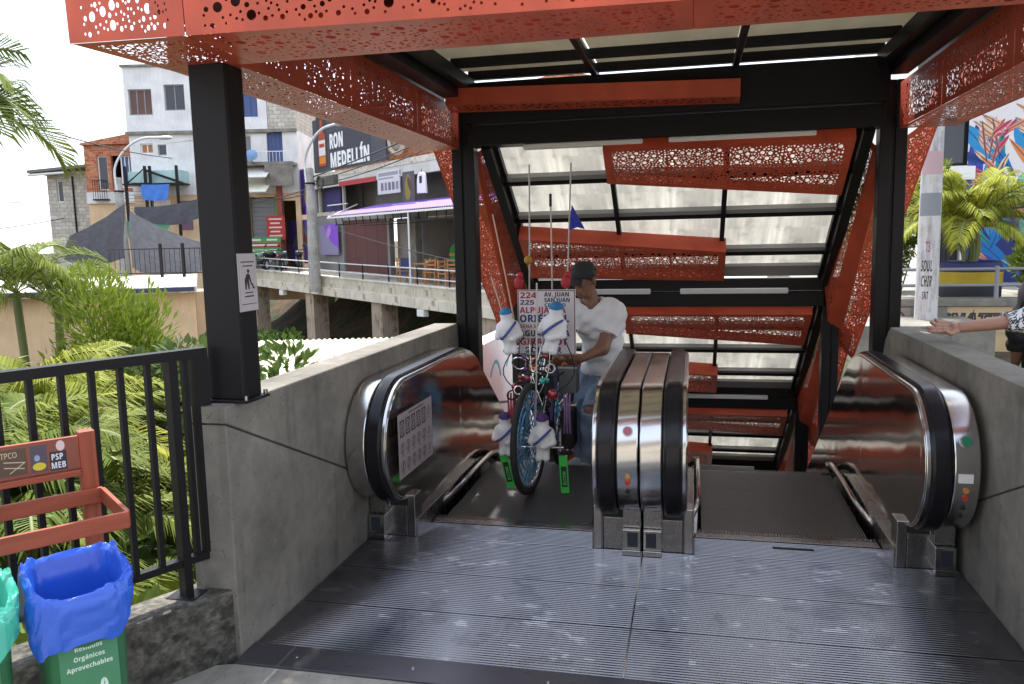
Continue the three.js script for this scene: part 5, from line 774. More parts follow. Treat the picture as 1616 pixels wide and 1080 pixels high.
const mid = (a, b, t = 0.5) => a.clone().lerp(b, t);
function handSDF(w, dir, side, palmN, curl, s) {      // w wrist, dir along the hand, side towards the thumb
  const fs = [], S = s * 0.95, kn = w.clone().addScaledVector(dir, 0.085 * S); fs.push(cap(w, mid(w, kn, 0.4), 0.024 * S, 0.024 * S)); const L = [0.075, 0.085, 0.078, 0.062];
  for (let i = 0; i < 4; i++) {
    const off = (1.5 - i) * 0.0195 * S, k0 = kn.clone().addScaledVector(side, off).addScaledVector(dir, i === 3 ? -0.008 : 0), base = w.clone().addScaledVector(side, off * 0.7).addScaledVector(dir, 0.02 * S); fs.push(cap(base, k0, 0.0125 * S, 0.0115 * S));
    let p = k0, a = 0; for (let j = 0; j < 3; j++) { a += curl[Math.min(i, curl.length - 1)] * (j === 0 ? 0.8 : 1); const d = dir.clone().multiplyScalar(Math.cos(a)).addScaledVector(palmN, Math.sin(a)), n = p.clone().addScaledVector(d, L[i] * S * [0.45, 0.32, 0.25][j]); fs.push(cap(p, n, (0.0100 - j * 0.0008) * S, (0.0092 - j * 0.0008) * S)); p = n; }
  }
  const tb = w.clone().addScaledVector(dir, 0.025 * S).addScaledVector(side, 0.024 * S), t1 = tb.clone().addScaledVector(dir, 0.034 * S).addScaledVector(side, 0.024 * S).addScaledVector(palmN, 0.012 * S), t2 = t1.clone().addScaledVector(dir, 0.026 * S).addScaledVector(palmN, 0.016 * S); fs.push(cap(tb, t1, 0.0135 * S, 0.0115 * S), cap(t1, t2, 0.0112 * S, 0.009 * S));
  return sdfMesh(blend(fs, 0.007), ...box3([w, w.clone().addScaledVector(dir, 0.2 * S), kn.clone().addScaledVector(palmN, 0.1 * S), kn.clone().addScaledVector(side, 0.07 * S), kn.clone().addScaledVector(side, -0.06 * S), kn.clone().addScaledVector(palmN, -0.03 * S)], 0.02), 0.0036);
}
function headSDF(c, fw, up, s) {
  const q = new THREE.Quaternion().setFromRotationMatrix(new THREE.Matrix4().makeBasis(V().crossVectors(up, fw).normalize(), up.clone(), fw.clone())), at = (x, y, z) => V(x * s, y * s, z * s).applyQuaternion(q).add(c);
  const fs = [ell(at(0, 0.035, -0.012), V(0.074, 0.085, 0.094).multiplyScalar(s), q), ell(at(0, -0.035, 0.02), V(0.058, 0.075, 0.066).multiplyScalar(s), q), cap(at(-0.03, -0.085, 0.045), at(0.03, -0.085, 0.045), 0.022 * s), cap(at(0, 0.012, 0.088), at(0, -0.028, 0.108), 0.008 * s, 0.014 * s), cap(at(-0.012, -0.03, 0.096), at(0.012, -0.03, 0.096), 0.010 * s), cap(at(-0.038, 0.022, 0.078), at(0.038, 0.022, 0.078), 0.013 * s), cap(at(-0.02, -0.058, 0.083), at(0.02, -0.058, 0.083), 0.009 * s), cap(at(-0.018, -0.071, 0.08), at(0.018, -0.071, 0.08), 0.009 * s)];
  for (const e of [-1, 1]) fs.push(ell(at(e * 0.078, -0.008, -0.012), V(0.012, 0.032, 0.020).multiplyScalar(s), q));
  const b = blend(fs, 0.018 * s), eyes = [-1, 1].map((e) => ell(at(e * 0.031, 0.002, 0.093), V(0.016, 0.010, 0.014).multiplyScalar(s), q));
  const f = (x, y, z) => { let d = b(x, y, z); for (const e of eyes) { const m = -e(x, y, z), h = Math.max(0.008 * s - Math.abs(d - m), 0) / (0.008 * s); d = Math.max(d, m) + h * h * 0.002; } return d; };
  return { f, at, q, geo: sdfMesh(f, ...box3([at(-0.11, -0.13, -0.13), at(0.11, 0.14, 0.13), at(0.11, -0.13, 0.13), at(-0.11, 0.14, -0.13)], 0.02), 0.0045) };
}
function human(label, J, o) {
  const t = thing('person', label, 'person'), s = o.s || 1, d = (a, b) => V().subVectors(b, a).normalize();
  const hd = headSDF(J.head, o.face, o.up, s);
  const torso = (g) => [cap(J.pelvis.clone().lerp(J.hipL, 0.55), J.pelvis.clone().lerp(J.hipR, 0.55), 0.105 * s + g, 0.105 * s + g), cap(J.pelvis, mid(J.pelvis, J.chest, 0.55), 0.112 * s + g, 0.112 * s + g), cap(mid(J.chest, J.shL, 0.45), mid(J.chest, J.shR, 0.45), 0.112 * s + g), cap(mid(J.pelvis, J.chest, 0.5), J.chest, 0.115 * s + g, 0.125 * s + g), cap(mid(J.shL, J.neck, 0.15), mid(J.shR, J.neck, 0.15), 0.062 * s + g)];
  const arm = (S, g) => [cap(J['sh' + S], J['el' + S], 0.056 * s + g, 0.043 * s + g), cap(J['el' + S], J['wr' + S], 0.042 * s + g, 0.027 * s + g)], leg = (S, g) => [cap(J['hip' + S], J['kn' + S], 0.092 * s + g, 0.060 * s + g), cap(J['kn' + S], mid(J['kn' + S], J['an' + S], 0.35), 0.058 * s + g, 0.058 * s + g), cap(mid(J['kn' + S], J['an' + S], 0.35), J['an' + S], 0.057 * s + g, 0.038 * s + g)];
  const foot = (S, g) => [cap(J['an' + S].clone().add(V(0, -0.035, 0)), J['toe' + S], 0.038 * s + g, 0.030 * s + g)];
  const nk = [cap(J.neck, hd.at(0, -0.06, -0.02), 0.055 * s, 0.05 * s)], all = [...torso(0), ...arm('L', 0), ...arm('R', 0), ...leg('L', 0), ...leg('R', 0), ...foot('L', 0), ...foot('R', 0), ...nk];
  const pts = Object.values(J); const bodyF = blend(all, 0.035);
  const hands = []; for (const S of ['L', 'R']) { const h = o['hand' + S], dir = (h.dir || d(J['el' + S], J['wr' + S])).clone().normalize(), side = h.side.clone().addScaledVector(dir, -h.side.dot(dir)).normalize(), pn = V().crossVectors(dir, side).normalize().multiplyScalar(h.flip ? -1 : 1); hands.push(handSDF(J['wr' + S].clone().addScaledVector(dir, -0.01), dir, side, pn, h.curl, s)); }
  part(t, 'body', merge([sdfMesh(bodyF, ...box3(pts, 0.17), 0.014), hd.geo, ...hands]), o.skin);
  // shirt
  const wr = (x, y, z) => 0.005 * Math.sin(x * 31 + y * 47 + z * 22) + 0.004 * Math.sin(y * 63 - x * 40 + z * 51);
  const sleeveEnd = (S) => { const a = mid(J['sh' + S], J['el' + S], o.sleeve), n = d(J['sh' + S], J['el' + S]); return { a, n }; };
  const shF = (() => { const tb = blend(torso(0.02), 0.05), as = ['L', 'R'].map((S) => { const c = blend([cap(J['sh' + S], J['el' + S], 0.072 * s, 0.064 * s), ...(o.sleeve > 1 ? [cap(J['el' + S], J['wr' + S], 0.06 * s, 0.048 * s)] : [])], 0.02), e = o.sleeve > 1 ? { a: mid(J['el' + S], J['wr' + S], o.sleeve - 1), n: d(J['el' + S], J['wr' + S]) } : sleeveEnd(S); return (x, y, z) => Math.max(c(x, y, z), (x - e.a.x) * e.n.x + (y - e.a.y) * e.n.y + (z - e.a.z) * e.n.z); }); const u = blend([tb, ...as], 0.04), hemA = mid(J.pelvis, J.chest, o.hem), hn = d(J.chest, J.pelvis), nkE = ell(J.neck.clone().addScaledVector(o.face, 0.015), V(0.078, 0.075, 0.078).multiplyScalar(s)); return (x, y, z) => Math.max(u(x, y, z) + wr(x, y, z), (x - hemA.x) * hn.x + (y - hemA.y) * hn.y + (z - hemA.z) * hn.z, -nkE(x, y, z)); })();
  const shirt = part(t, o.shirtName || 't_shirt', sdfMesh(shF, ...box3([J.pelvis, J.chest, J.neck, J.shL, J.shR, J.elL, J.elR, J.hipL, J.hipR, ...(o.sleeve > 1 ? [J.wrL, J.wrR] : [])], 0.2), 0.010), o.shirt);
  // trousers
  const lg = blend([...torso(0.010).slice(0, 2), ...leg('L', 0.015), ...leg('R', 0.015)], 0.03), wA = mid(J.pelvis, J.chest, 0.35), wn = d(J.pelvis, J.chest), fin = ['L', 'R'].map((S) => ell(J['an' + S].clone().add(V(0, -0.06, 0)), V(0.09, 0.055, 0.09)));
  const trF = (x, y, z) => { let v = Math.max(lg(x, y, z) + 0.7 * wr(y, x, z), (x - wA.x) * wn.x + (y - wA.y) * wn.y + (z - wA.z) * wn.z, -fin[0](x, y, z), -fin[1](x, y, z)); for (const h of o.holes || []) v = Math.max(v, -h(x, y, z)); return v; };
  part(t, 'trousers', sdfMesh(trF, ...box3([J.pelvis, J.chest, J.hipL, J.hipR, J.knL, J.knR, J.anL, J.anR], 0.17), 0.011), o.trousers);
  for (const S of ['L', 'R']) { const f = blend([cap(J['an' + S].clone().add(V(0, -0.03, 0)), J['toe' + S].clone(), 0.052 * s, 0.042 * s), cap(J['an' + S].clone().add(V(0, -0.045, 0)), J['an' + S].clone().lerp(J['toe' + S], -0.3).setY(J['toe' + S].y), 0.04 * s, 0.036 * s)], 0.03), b = J['toe' + S].y - 0.036; const sh = part(t, 'shoe', sdfMesh((x, y, z) => Math.max(f(x, y, z), b - y, y - (J['an' + S].y + 0.02)), ...box3([J['an' + S], J['toe' + S]], 0.12), 0.008), o.shoe); }
  // hair or cap
  const hq = hd.q, hairF = (() => { const e = ell(hd.at(0, 0.04, -0.018), V(0.082, 0.09, 0.100).multiplyScalar(s), hq), f0 = hd.at(0, 0.045, 0.05), n = V(0, 0.75, -0.62).applyQuaternion(hq), c = hd.at(0, 0.012, 0.02); return (x, y, z) => Math.max(e(x, y, z) + 0.002 * Math.sin(x * 300) * Math.sin(y * 280 + z * 310), -((x - c.x) * n.x + (y - c.y) * n.y + (z - c.z) * n.z)); })();
  part(t, 'hair', sdfMesh(hairF, ...box3([hd.at(-0.1, -0.1, -0.13), hd.at(0.1, 0.14, 0.1)], 0.05), 0.006), o.hair);
  for (const e of [-1, 1]) { part(t, 'eye', new THREE.SphereGeometry(0.012 * s, 12, 8).translate(...hd.at(e * 0.031, 0.002, 0.079).toArray()), o.eye || std(C(0.10, 0.08, 0.07), 0.35)); }
  t.userData.hd = undefined; delete t.userData.hd; return { t, hd, shirt };
}
const skinM = phy(C(0.22, 0.105, 0.065), 0.5, { sheen: 0.2 }), hairM = std(C(0.012, 0.010, 0.010), 0.6);
const tDenim = tex(256, (u, v) => { const a = fbm(u * 6, v * 6, 6, 5, 121), w = fbm(u * 60, v * 60, 60, 2, 123); const g = 0.82 + 0.3 * (a - 0.5) + 0.16 * (w - 0.5); return [g * 0.97, g, g]; }, true, 2);
{
  const J = { pelvis: V(-0.63, 0.64, -5.84), chest: V(-0.64, 1.00, -5.76), neck: V(-0.70, 1.16, -5.69), head: V(-0.742, 1.318, -5.62), shL: V(-0.54, 1.085, -5.72), elL: V(-0.61, 0.84, -5.57), wrL: V(-0.74, 0.785, -5.44), shR: V(-0.83, 1.09, -5.66), elR: V(-0.88, 0.90, -5.52), wrR: V(-0.85, 0.80, -5.40), hipL: V(-0.605, 0.60, -5.85), knL: V(-0.70, 0.36, -5.64), anL: V(-0.735, -0.03, -5.70), toeL: V(-0.79, -0.066, -5.555), hipR: V(-0.71, 0.60, -5.84), knR: V(-0.80, 0.30, -5.80), anR: V(-0.80, -0.02, -5.80), toeR: V(-0.87, -0.066, -5.68) };
  const gripSide = V(0.2, 0.55, 0.3);
  const m = human('man in white T-shirt and ripped jeans bending over the bicycle', J, { s: 1.03, face: V(-0.42, -0.42, 0.80).normalize(), up: V(-0.16, 0.90, 0.40).normalize(), skin: skinM, hair: hairM, shirt: std(C(0.72, 0.72, 0.74), 0.9), trousers: std(C(0.33, 0.42, 0.58), 0.9, 0, { map: tDenim }), shoe: std(C(0.55, 0.54, 0.52), 0.7), sleeve: 0.62, hem: 0.02, holes: [ell(V(-0.715, 0.40, -5.56), V(0.07, 0.035, 0.06))],
    handL: { dir: V(-0.75, -0.25, 0.62), side: V(0.1, 0.9, 0.5), curl: [0.75, 0.8, 0.85, 0.9] }, handR: { dir: V(-0.25, -0.3, 0.9), side: V(0.6, 0.7, 0.2), curl: [0.75, 0.8, 0.85, 0.9] } });
  const up = V(-0.16, 0.90, 0.40).normalize();
  part(m.t, 'cap', merge([sdfMesh((() => { const e = ell(m.hd.at(0, 0.052, -0.012), V(0.088, 0.088, 0.104), m.hd.q), c = m.hd.at(0, 0.045, 0), n = V(0, 1, -0.12).applyQuaternion(m.hd.q); return (x, y, z) => Math.max(e(x, y, z), -((x - c.x) * n.x + (y - c.y) * n.y + (z - c.z) * n.z)); })(), ...box3([m.hd.at(-0.1, 0, -0.13), m.hd.at(0.1, 0.15, 0.12)], 0.05), 0.006), sdfMesh(ell(m.hd.at(0, 0.050, 0.115), V(0.07, 0.009, 0.062), m.hd.q), ...box3([m.hd.at(-0.08, 0.03, 0.03), m.hd.at(0.08, 0.07, 0.19)], 0.03), 0.005)]), std(C(0.02, 0.02, 0.024), 0.8));
  // three slanted bars on the chest
  const em = part(m.shirt, 'chest_emblem', [0, 1].map((i) => new THREE.BoxGeometry(0.022, 0.06 - i * 0.002, 0.006).rotateZ(0.55).translate(-0.845 + i * 0.036, 0.985 + i * 0.002, -5.545 + i * 0.0)), std(C(0.02, 0.03, 0.08), 0.8)); em.userData.label = 'dark slanted bars printed on the shirt chest'; em.rotation.set(0, 0, 0);
  rebase(m.t, -0.75, -0.1, -5.7);
}
const tPat = canvasTex(256, 256, (g, w, h) => { g.fillStyle = '#e6e8ea'; g.fillRect(0, 0, w, h); seed = 77; g.strokeStyle = '#23262e'; for (let i = 0; i < 240; i++) { g.lineWidth = rnd(3, 7); const x = rnd(w), y = rnd(h), a = rnd(6); g.beginPath(); g.moveTo(x, y); g.quadraticCurveTo(x + 12 * Math.cos(a) + 6, y + 12 * Math.sin(a), x + 24 * Math.cos(a), y + 24 * Math.sin(a)); g.stroke(); } }); tPat.wrapS = tPat.wrapT = THREE.RepeatWrapping; tPat.repeat.set(4, 4);
{
  const X = 2.34, Z = -4.86, J = { pelvis: V(X, 0.86, Z), chest: V(X, 1.16, Z), neck: V(X - 0.01, 1.34, Z), head: V(X - 0.03, 1.49, Z), shL: V(X - 0.06, 1.26, Z + 0.17), elL: V(X - 0.04, 1.0, Z + 0.24), wrL: V(X - 0.14, 0.80, Z + 0.2), shR: V(X - 0.16, 1.25, Z - 0.08), elR: V(1.84, 1.12, Z - 0.02), wrR: V(1.45, 1.075, Z + 0.03), hipL: V(X, 0.82, Z + 0.09), knL: V(X - 0.02, 0.45, Z + 0.1), anL: V(X, 0.08, Z + 0.1), toeL: V(X - 0.15, 0.03, Z + 0.1), hipR: V(X, 0.82, Z - 0.09), knR: V(X - 0.02, 0.45, Z - 0.1), anR: V(X, 0.08, Z - 0.1), toeR: V(X - 0.15, 0.03, Z - 0.1) };
  const m = human('person in black-and-white patterned sleeve reaching in over the right wall, arm outstretched', J, { s: 1.1, face: V(-1, -0.05, 0).normalize(), up: V(0, 1, 0), skin: phy(C(0.36, 0.19, 0.13), 0.5, {}), hair: hairM, shirt: std(C(0.9, 0.9, 0.9), 0.9, 0, { map: tPat }), shirtName: 'patterned_blouse', trousers: std(C(0.02, 0.02, 0.025), 0.85), shoe: std(C(0.05, 0.05, 0.05), 0.6), sleeve: 1.38, hem: 0.0, handL: { side: V(-0.3, 0, 1), curl: [0.3] }, handR: { dir: V(-1, 0.02, 0.05), side: V(0, -0.75, 0.65), curl: [0.04, 0.10, 0.28, 0.34], flip: false } });
  rebase(m.t, X, 0, Z);
}
{
  const X = 2.22, Z = -5.5, J = { pelvis: V(X, 0.86, Z), chest: V(X + 0.02, 1.14, Z), neck: V(X + 0.06, 1.34, Z), head: V(X + 0.08, 1.50, Z), shL: V(X - 0.15, 1.26, Z), elL: V(X - 0.24, 0.98, Z + 0.02), wrL: V(X - 0.2, 0.76, Z - 0.1), shR: V(X + 0.22, 1.27, Z), elR: V(X + 0.28, 1.0, Z), wrR: V(X + 0.24, 0.78, Z - 0.1), hipL: V(X - 0.09, 0.82, Z), knL: V(X - 0.1, 0.45, Z), anL: V(X - 0.1, 0.08, Z), toeL: V(X - 0.1, 0.03, Z - 0.15), hipR: V(X + 0.09, 0.82, Z), knR: V(X + 0.1, 0.45, Z), anR: V(X + 0.1, 0.08, Z), toeR: V(X + 0.1, 0.03, Z - 0.15) };
  const m = human('person dressed in black standing behind the outstretched arm', J, { s: 1.0, face: V(0, -0.05, -1).normalize(), up: V(0, 1, 0), skin: phy(C(0.34, 0.18, 0.12), 0.5, {}), hair: hairM, shirt: std(C(0.018, 0.018, 0.022), 0.9), shirtName: 'black_top', trousers: std(C(0.02, 0.02, 0.025), 0.85), shoe: std(C(0.05, 0.05, 0.05), 0.6), sleeve: 1.9, hem: -0.1, handL: { side: V(0.3, 0, -1), curl: [0.3] }, handR: { side: V(-0.3, 0, -1), curl: [0.3] } });
  rebase(m.t, X, 0, Z);
}
// ---------------------------------------------------------------- decorated bicycle
const mFr = std(C(0.05, 0.03, 0.09), 0.3, 0.4), mBlueRim = std(C(0.10, 0.30, 0.48), 0.35, 0.5), mTyre = std(C(0.022, 0.020, 0.020), 0.8), mTeal = phy(C(0.02, 0.35, 0.28), 0.15, { clearcoat: 1 });
{
  const t = thing('bicycle', 'decorated bicycle with route board, whip aerials and a blue flag', 'bicycle');
  const FW = V(-1.0, 0.352, -4.86), RW = V(-0.965, 0.24, -5.88), fd = V(-0.10, 0, 0.995).normalize();
  const wheel = (c, dir, name, steer) => {
    const q = new THREE.Quaternion().setFromRotationMatrix(new THREE.Matrix4().makeBasis(dir.clone(), V(0, 1, 0), V().crossVectors(dir, V(0, 1, 0)))), T = (g) => g.applyQuaternion(q).translate(c.x, c.y, c.z);
    const w = part(t, name, T(new THREE.TorusGeometry(0.335, 0.021, 12, 56)), mTyre); part(w, 'rim', T(new THREE.TorusGeometry(0.306, 0.013, 8, 56)), M.chrome); part(w, 'hub', T(new THREE.CylinderGeometry(0.028, 0.028, 0.09, 16).rotateX(Math.PI / 2)), M.chrome);
    for (let i = 0; i < 32; i++) { const a = i / 32 * 2 * Math.PI, b = a + (i % 2 ? 0.5 : -0.5), e = (i % 4 < 2 ? 1 : -1) * 0.032; part(w, 'spoke', T(rod(V(0.028 * Math.cos(b), 0.028 * Math.sin(b), e), V(0.30 * Math.cos(a), 0.30 * Math.sin(a), 0), 0.0042, 0.0042, 5)), mBlueRim); }
    part(w, 'spoke_lights', T(new THREE.TorusGeometry(0.20, 0.006, 6, 40)), mBlueRim); part(w, 'spoke_lights', T(new THREE.TorusGeometry(0.255, 0.005, 6, 40)), mBlueRim); return T;
  };
  wheel(FW, fd, 'front_wheel'); wheel(RW, V(-0.05, 0.1, 1).normalize(), 'rear_wheel');
  const hb = V(-0.955, 0.90, -5.20), ht = V(-0.965, 0.80, -5.16), hl = V(-0.975, 0.66, -5.10), bb = V(-0.97, 0.27, -5.45), st = V(-0.955, 0.72, -5.62);
  const sd = V(0.995, 0, 0.10);
  part(t, 'fork', [-1, 1].flatMap((e) => [rod(FW.clone().addScaledVector(sd, e * 0.055), hl.clone().addScaledVector(sd, e * 0.05), 0.013), rod(hl.clone().addScaledVector(sd, e * 0.05), hl, 0.014)]).concat(rod(hl, hb, 0.018)), M.chrome);
  part(t, 'frame', [rod(ht, st, 0.018), rod(hl, bb, 0.021), rod(bb, st, 0.018), rod(bb, RW.clone().addScaledVector(sd, 0.06), 0.011), rod(bb, RW.clone().addScaledVector(sd, -0.06), 0.011), rod(st, RW.clone().addScaledVector(sd, 0.06), 0.010), rod(st, RW.clone().addScaledVector(sd, -0.06), 0.010)], mFr);
  part(t, 'saddle', ell2(st.clone().add(V(0, 0.10, 0)), 0.08, 0.035, 0.13), M.blackMat); part(t, 'seat_post', rod(st, st.clone().add(V(0, 0.09, 0)), 0.013), M.chrome);
  part(t, 'crank', [new THREE.TorusGeometry(0.09, 0.008, 6, 24).rotateY(Math.PI / 2).translate(bb.x + 0.06, bb.y, bb.z), rod(bb.clone().add(V(0.07, 0, 0)), bb.clone().add(V(0.08, -0.14, 0.08)), 0.010), rod(bb.clone().add(V(-0.07, 0, 0)), bb.clone().add(V(-0.08, 0.14, -0.08)), 0.010)], M.steelDull);
  for (const p of [V(0.12, -0.14, 0.08), V(-0.12, 0.14, -0.08)]) part(t, 'pedal', rbx(bb.x + p.x - 0.045, bb.x + p.x + 0.045, bb.y + p.y - 0.01, bb.y + p.y + 0.01, bb.z + p.z - 0.03, bb.z + p.z + 0.03, 0.004), M.blackMat);
  part(t, 'handlebar', [tube([V(-1.21, 0.865, -5.30), V(-1.10, 0.90, -5.19), V(-0.955, 0.895, -5.19), V(-0.84, 0.89, -5.22), V(-0.765, 0.80, -5.42)], 0.013, 30, 8)], M.chrome);
  for (const [a, b] of [[V(-1.21, 0.865, -5.30), V(-1.27, 0.84, -5.38)], [V(-0.765, 0.80, -5.42), V(-0.75, 0.78, -5.50)]]) part(t, 'grip', rod(a, b, 0.017), M.blackMat);
  // axle bar that carries the dolls and flaps
  part(t, 'axle_bar', rod(V(-1.17, 0.32, -4.76), V(-0.76, 0.34, -4.72), 0.009), M.chrome);
  // front carrier with dark crate, lamps, horn clutter
  part(t, 'front_carrier', [rod(V(-1.1, 0.74, -5.02), V(-0.83, 0.74, -5.0), 0.008), rod(V(-1.1, 0.74, -5.02), V(-1.09, 0.74, -5.2), 0.008), rod(V(-0.83, 0.74, -5.0), V(-0.82, 0.74, -5.2), 0.008), rod(V(-1.05, 0.74, -5.02), V(-1.04, 0.36, -4.87), 0.006), rod(V(-0.9, 0.74, -5.02), V(-0.95, 0.36, -4.87), 0.006)], M.blackMat);
  const cr = part(t, 'crate', [rbx(-0.85, -0.735, 0.60, 0.61, -5.12, -5.28, 0.003), rbx(-0.85, -0.735, 0.61, 0.765, -5.12, -5.127, 0.002), rbx(-0.85, -0.735, 0.61, 0.765, -5.273, -5.28, 0.002), rbx(-0.85, -0.843, 0.61, 0.765, -5.128, -5.272, 0.002), rbx(-0.742, -0.735, 0.61, 0.765, -5.128, -5.272, 0.002)], std(C(0.10, 0.11, 0.11), 0.6)); part(cr, 'crate_rim', rbx(-0.856, -0.729, 0.765, 0.778, -5.112, -5.122, 0.003), std(C(0.30, 0.32, 0.31), 0.6));
  part(t, 'crate_load', [rbx(-0.835, -0.75, 0.615, 0.75, -5.135, -5.265, 0.02)], std(C(0.03, 0.03, 0.05), 0.7));
  seed = 19; const lampCols = [mRedGlass, mTeal, M.chrome, mRedGlass, std(C(0.18, 0.05, 0.22), 0.3), M.chrome, mOrg];
  for (let i = 0; i < 34; i++) { const y = rnd(0.52, 0.88), x = rnd(-1.14, -0.80), z = -5.06 + rnd(-0.06, 0.1); part(t, 'ornament_lamp', i % 3 ? new THREE.SphereGeometry(rnd(0.010, 0.024), 10, 8).scale(1, 1, 0.6).translate(x, y, z) : new THREE.TorusGeometry(rnd(0.02, 0.05), 0.006, 6, 16).rotateX(rnd(-0.6, 0.6)).translate(x, y, z), i % 3 ? lampCols[i % 7] : [M.blackMat, M.chrome, mFr][i % 2]); }
  part(t, 'headlamp', [new THREE.SphereGeometry(0.036, 14, 10).scale(1, 1, 0.7).translate(-0.865, 0.625, -4.95)], mRedGlass); part(t, 'headlamp', [new THREE.SphereGeometry(0.022, 14, 10).translate(-0.93, 0.71, -4.95)], mTeal); part(t, 'headlamp', new THREE.SphereGeometry(0.026, 12, 8).translate(-1.12, 0.66, -5.0), mRedGlass);
  part(t, 'front_bag', rbx(-1.06, -0.88, 0.60, 0.76, -5.02, -5.12, 0.03), std(C(0.025, 0.025, 0.03), 0.8));
  for (let i = 0; i < 7; i++) { const x = -1.12 + i * 0.055; part(t, 'brake_cable', tube([V(x, 0.90, -5.18), V(x + rnd(-0.06, 0.06), 0.98, -5.05), V(x + rnd(-0.08, 0.08), 0.75, -5.0), V(-1.0 + rnd(-0.1, 0.1), 0.5, -4.98)], 0.004, 20, 5), [M.blackMat, M.chrome][i % 2]); }
  for (const [x, c] of [[-1.17, paint(0.5, 0.08, 0.1)], [-0.80, paint(0.3, 0.2, 0.4)]]) part(t, 'streamer', [0, 1, 2].map((k) => tube([V(x + k * 0.02, 0.62, -5.0), V(x + k * 0.015 + 0.01, 0.5, -4.97), V(x + k * 0.02, 0.36, -5.0)], 0.007, 12, 5)), c);
  part(t, 'side_pannier', [rbx(-0.92, -0.82, 0.10, 0.40, -5.55, -5.86, 0.03)], std(C(0.035, 0.03, 0.03), 0.8)); part(t, 'rear_carrier', [rod(V(-0.92, 0.44, -5.5), V(-0.80, 0.44, -5.5), 0.008), rod(V(-0.92, 0.44, -5.5), V(-0.92, 0.44, -5.9), 0.008), rod(V(-0.80, 0.44, -5.5), V(-0.80, 0.44, -5.9), 0.008)], M.chrome);
  // route board
  const bd = part(t, 'route_board', rbx(-1.105, -0.725, 0.865, 1.29, -5.065, -5.055, 0.002), M.white);
  const tx = print(448, 500, (g, w, h) => {
    g.fillStyle = '#d4d0d6'; g.fillRect(0, 0, w, h); g.strokeStyle = '#7d4a48'; g.lineWidth = 8; g.strokeRect(4, 4, w - 8, h - 8); const T = (s, x, y, sz, c, sx = 1) => { g.save(); g.translate(x, y); g.scale(sx, 1); g.fillStyle = c; g.font = `900 ${sz}px sans-serif`; g.fillText(s, 0, 0); g.restore(); };
    T('224', 16, 62, 62, '#9a1f36', 1.3); T('225', 16, 112, 50, '#54204a', 1.4); T('AV. JUAN', 208, 50, 46, '#1c1c30', 1.0); T('SAN JUAN', 208, 92, 44, '#2a2440', 0.98); T('CENTRO', 208, 128, 36, '#2a2440', 1.2); T('ALPUJARRA', 14, 176, 62, '#a02838', 1.08); T('ORIENTAL', 10, 246, 76, '#14255e', 1.06); T('SENA SAN ANTONIO', 14, 292, 36, '#a5523c', 1.08); T('AGUACATALA', 10, 358, 64, '#1f1e24', 0.96); T('GIRARDOT', 10, 424, 68, '#a01f3c', 1.1); T('BOLIVAR', 50, 486, 60, '#14255e', 1.14);
  }, 0.5); flatOn(bd, 0.375, 0.42, -0.915, 1.0775, -5.0535, tx, 'route_lettering', 'lines of red, blue and black route names');
  for (const x of [-1.08, -0.75]) part(t, 'board_stay', rod(V(x, 0.87, -5.07), V(x + (x < -0.9 ? 0.06 : -0.06), 0.9, -5.18), 0.006), M.steelDull);
  // whip aerials
  const whip = (a, b, r = 0.0055, c = std(C(0.45, 0.42, 0.40), 0.5, 0.5)) => part(t, 'aerial', tube([a, a.clone().lerp(b, 0.5).add(V(0.004, 0, 0)), b], r, 12, 6), c);
  whip(V(-1.06, 0.90, -5.17), V(-1.02, 2.09, -5.1)); whip(V(-0.82, 0.90, -5.17), V(-0.75, 2.09, -5.1)); whip(V(-0.90, 0.90, -5.17), V(-0.885, 1.88, -5.1)); whip(V(-0.955, 0.32, -4.80), V(-0.955, 1.34, -4.95)); whip(V(-1.12, 0.90, -5.15), V(-1.25, 1.78, -5.02), 0.005, std(C(0.62, 0.42, 0.30), 0.5)); whip(V(-1.17, 0.92, -5.12), V(-1.27, 1.38, -5.02), 0.005, std(C(0.62, 0.42, 0.30), 0.5));
  part(t, 'aerial_knob', new THREE.SphereGeometry(0.028, 12, 8).translate(-1.044, 1.48, -5.13), paint(0.45, 0.28, 0.03)); part(t, 'aerial_tip', rod(V(-0.886, 1.82, -5.1), V(-0.885, 1.90, -5.1), 0.009), M.blackMat);
  part(t, 'flag', extr([[0, 0], [0.015, 0.165], [0.10, 0.005], [0.05, 0.02]], 0.003).translate(-0.765, 1.665, -5.105), paint(0.02, 0.03, 0.40));
  for (const [x, c] of [[-1.10, 1], [-0.79, 1]]) part(t, 'red_tassel', [new THREE.SphereGeometry(0.035, 12, 9).scale(0.9, 1.2, 0.9).translate(x, 1.335, -5.08), new THREE.SphereGeometry(0.02, 10, 8).translate(x + 0.012, 1.385, -5.08)], paint(0.5, 0.03, 0.05));
  for (const [x, z, rz] of [[-1.155, -4.76, 0.22], [-0.765, -4.72, 0.05]]) { const fl = part(t, 'mud_flap', rbx(-0.027, 0.027, -0.235, 0, -0.004, 0.004, 0.003).applyMatrix4(new THREE.Matrix4().makeRotationZ(rz)).translate(x, 0.285, z), std(C(0.04, 0.52, 0.06), 0.5)); part(fl, 'flap_print', new THREE.PlaneGeometry(0.036, 0.13).translate(0, -0.13, 0.0046).applyMatrix4(new THREE.Matrix4().makeRotationZ(rz)).translate(x, 0.285, z), print(60, 220, (g, w, h) => { g.fillStyle = '#12301a'; g.fillRect(0, 0, w, h); g.save(); g.translate(14, 206); g.rotate(-Math.PI / 2); g.fillStyle = '#7fd08a'; g.font = 'bold 44px sans-serif'; g.fillText('ELCOM', 6, 34); g.restore(); })); }
  rebase(t, -0.98, 0, -5.3);
}
function ell2(c, a, b, d) { return new THREE.SphereGeometry(1, 16, 12).scale(a, b, d).translate(c.x, c.y, c.z); }
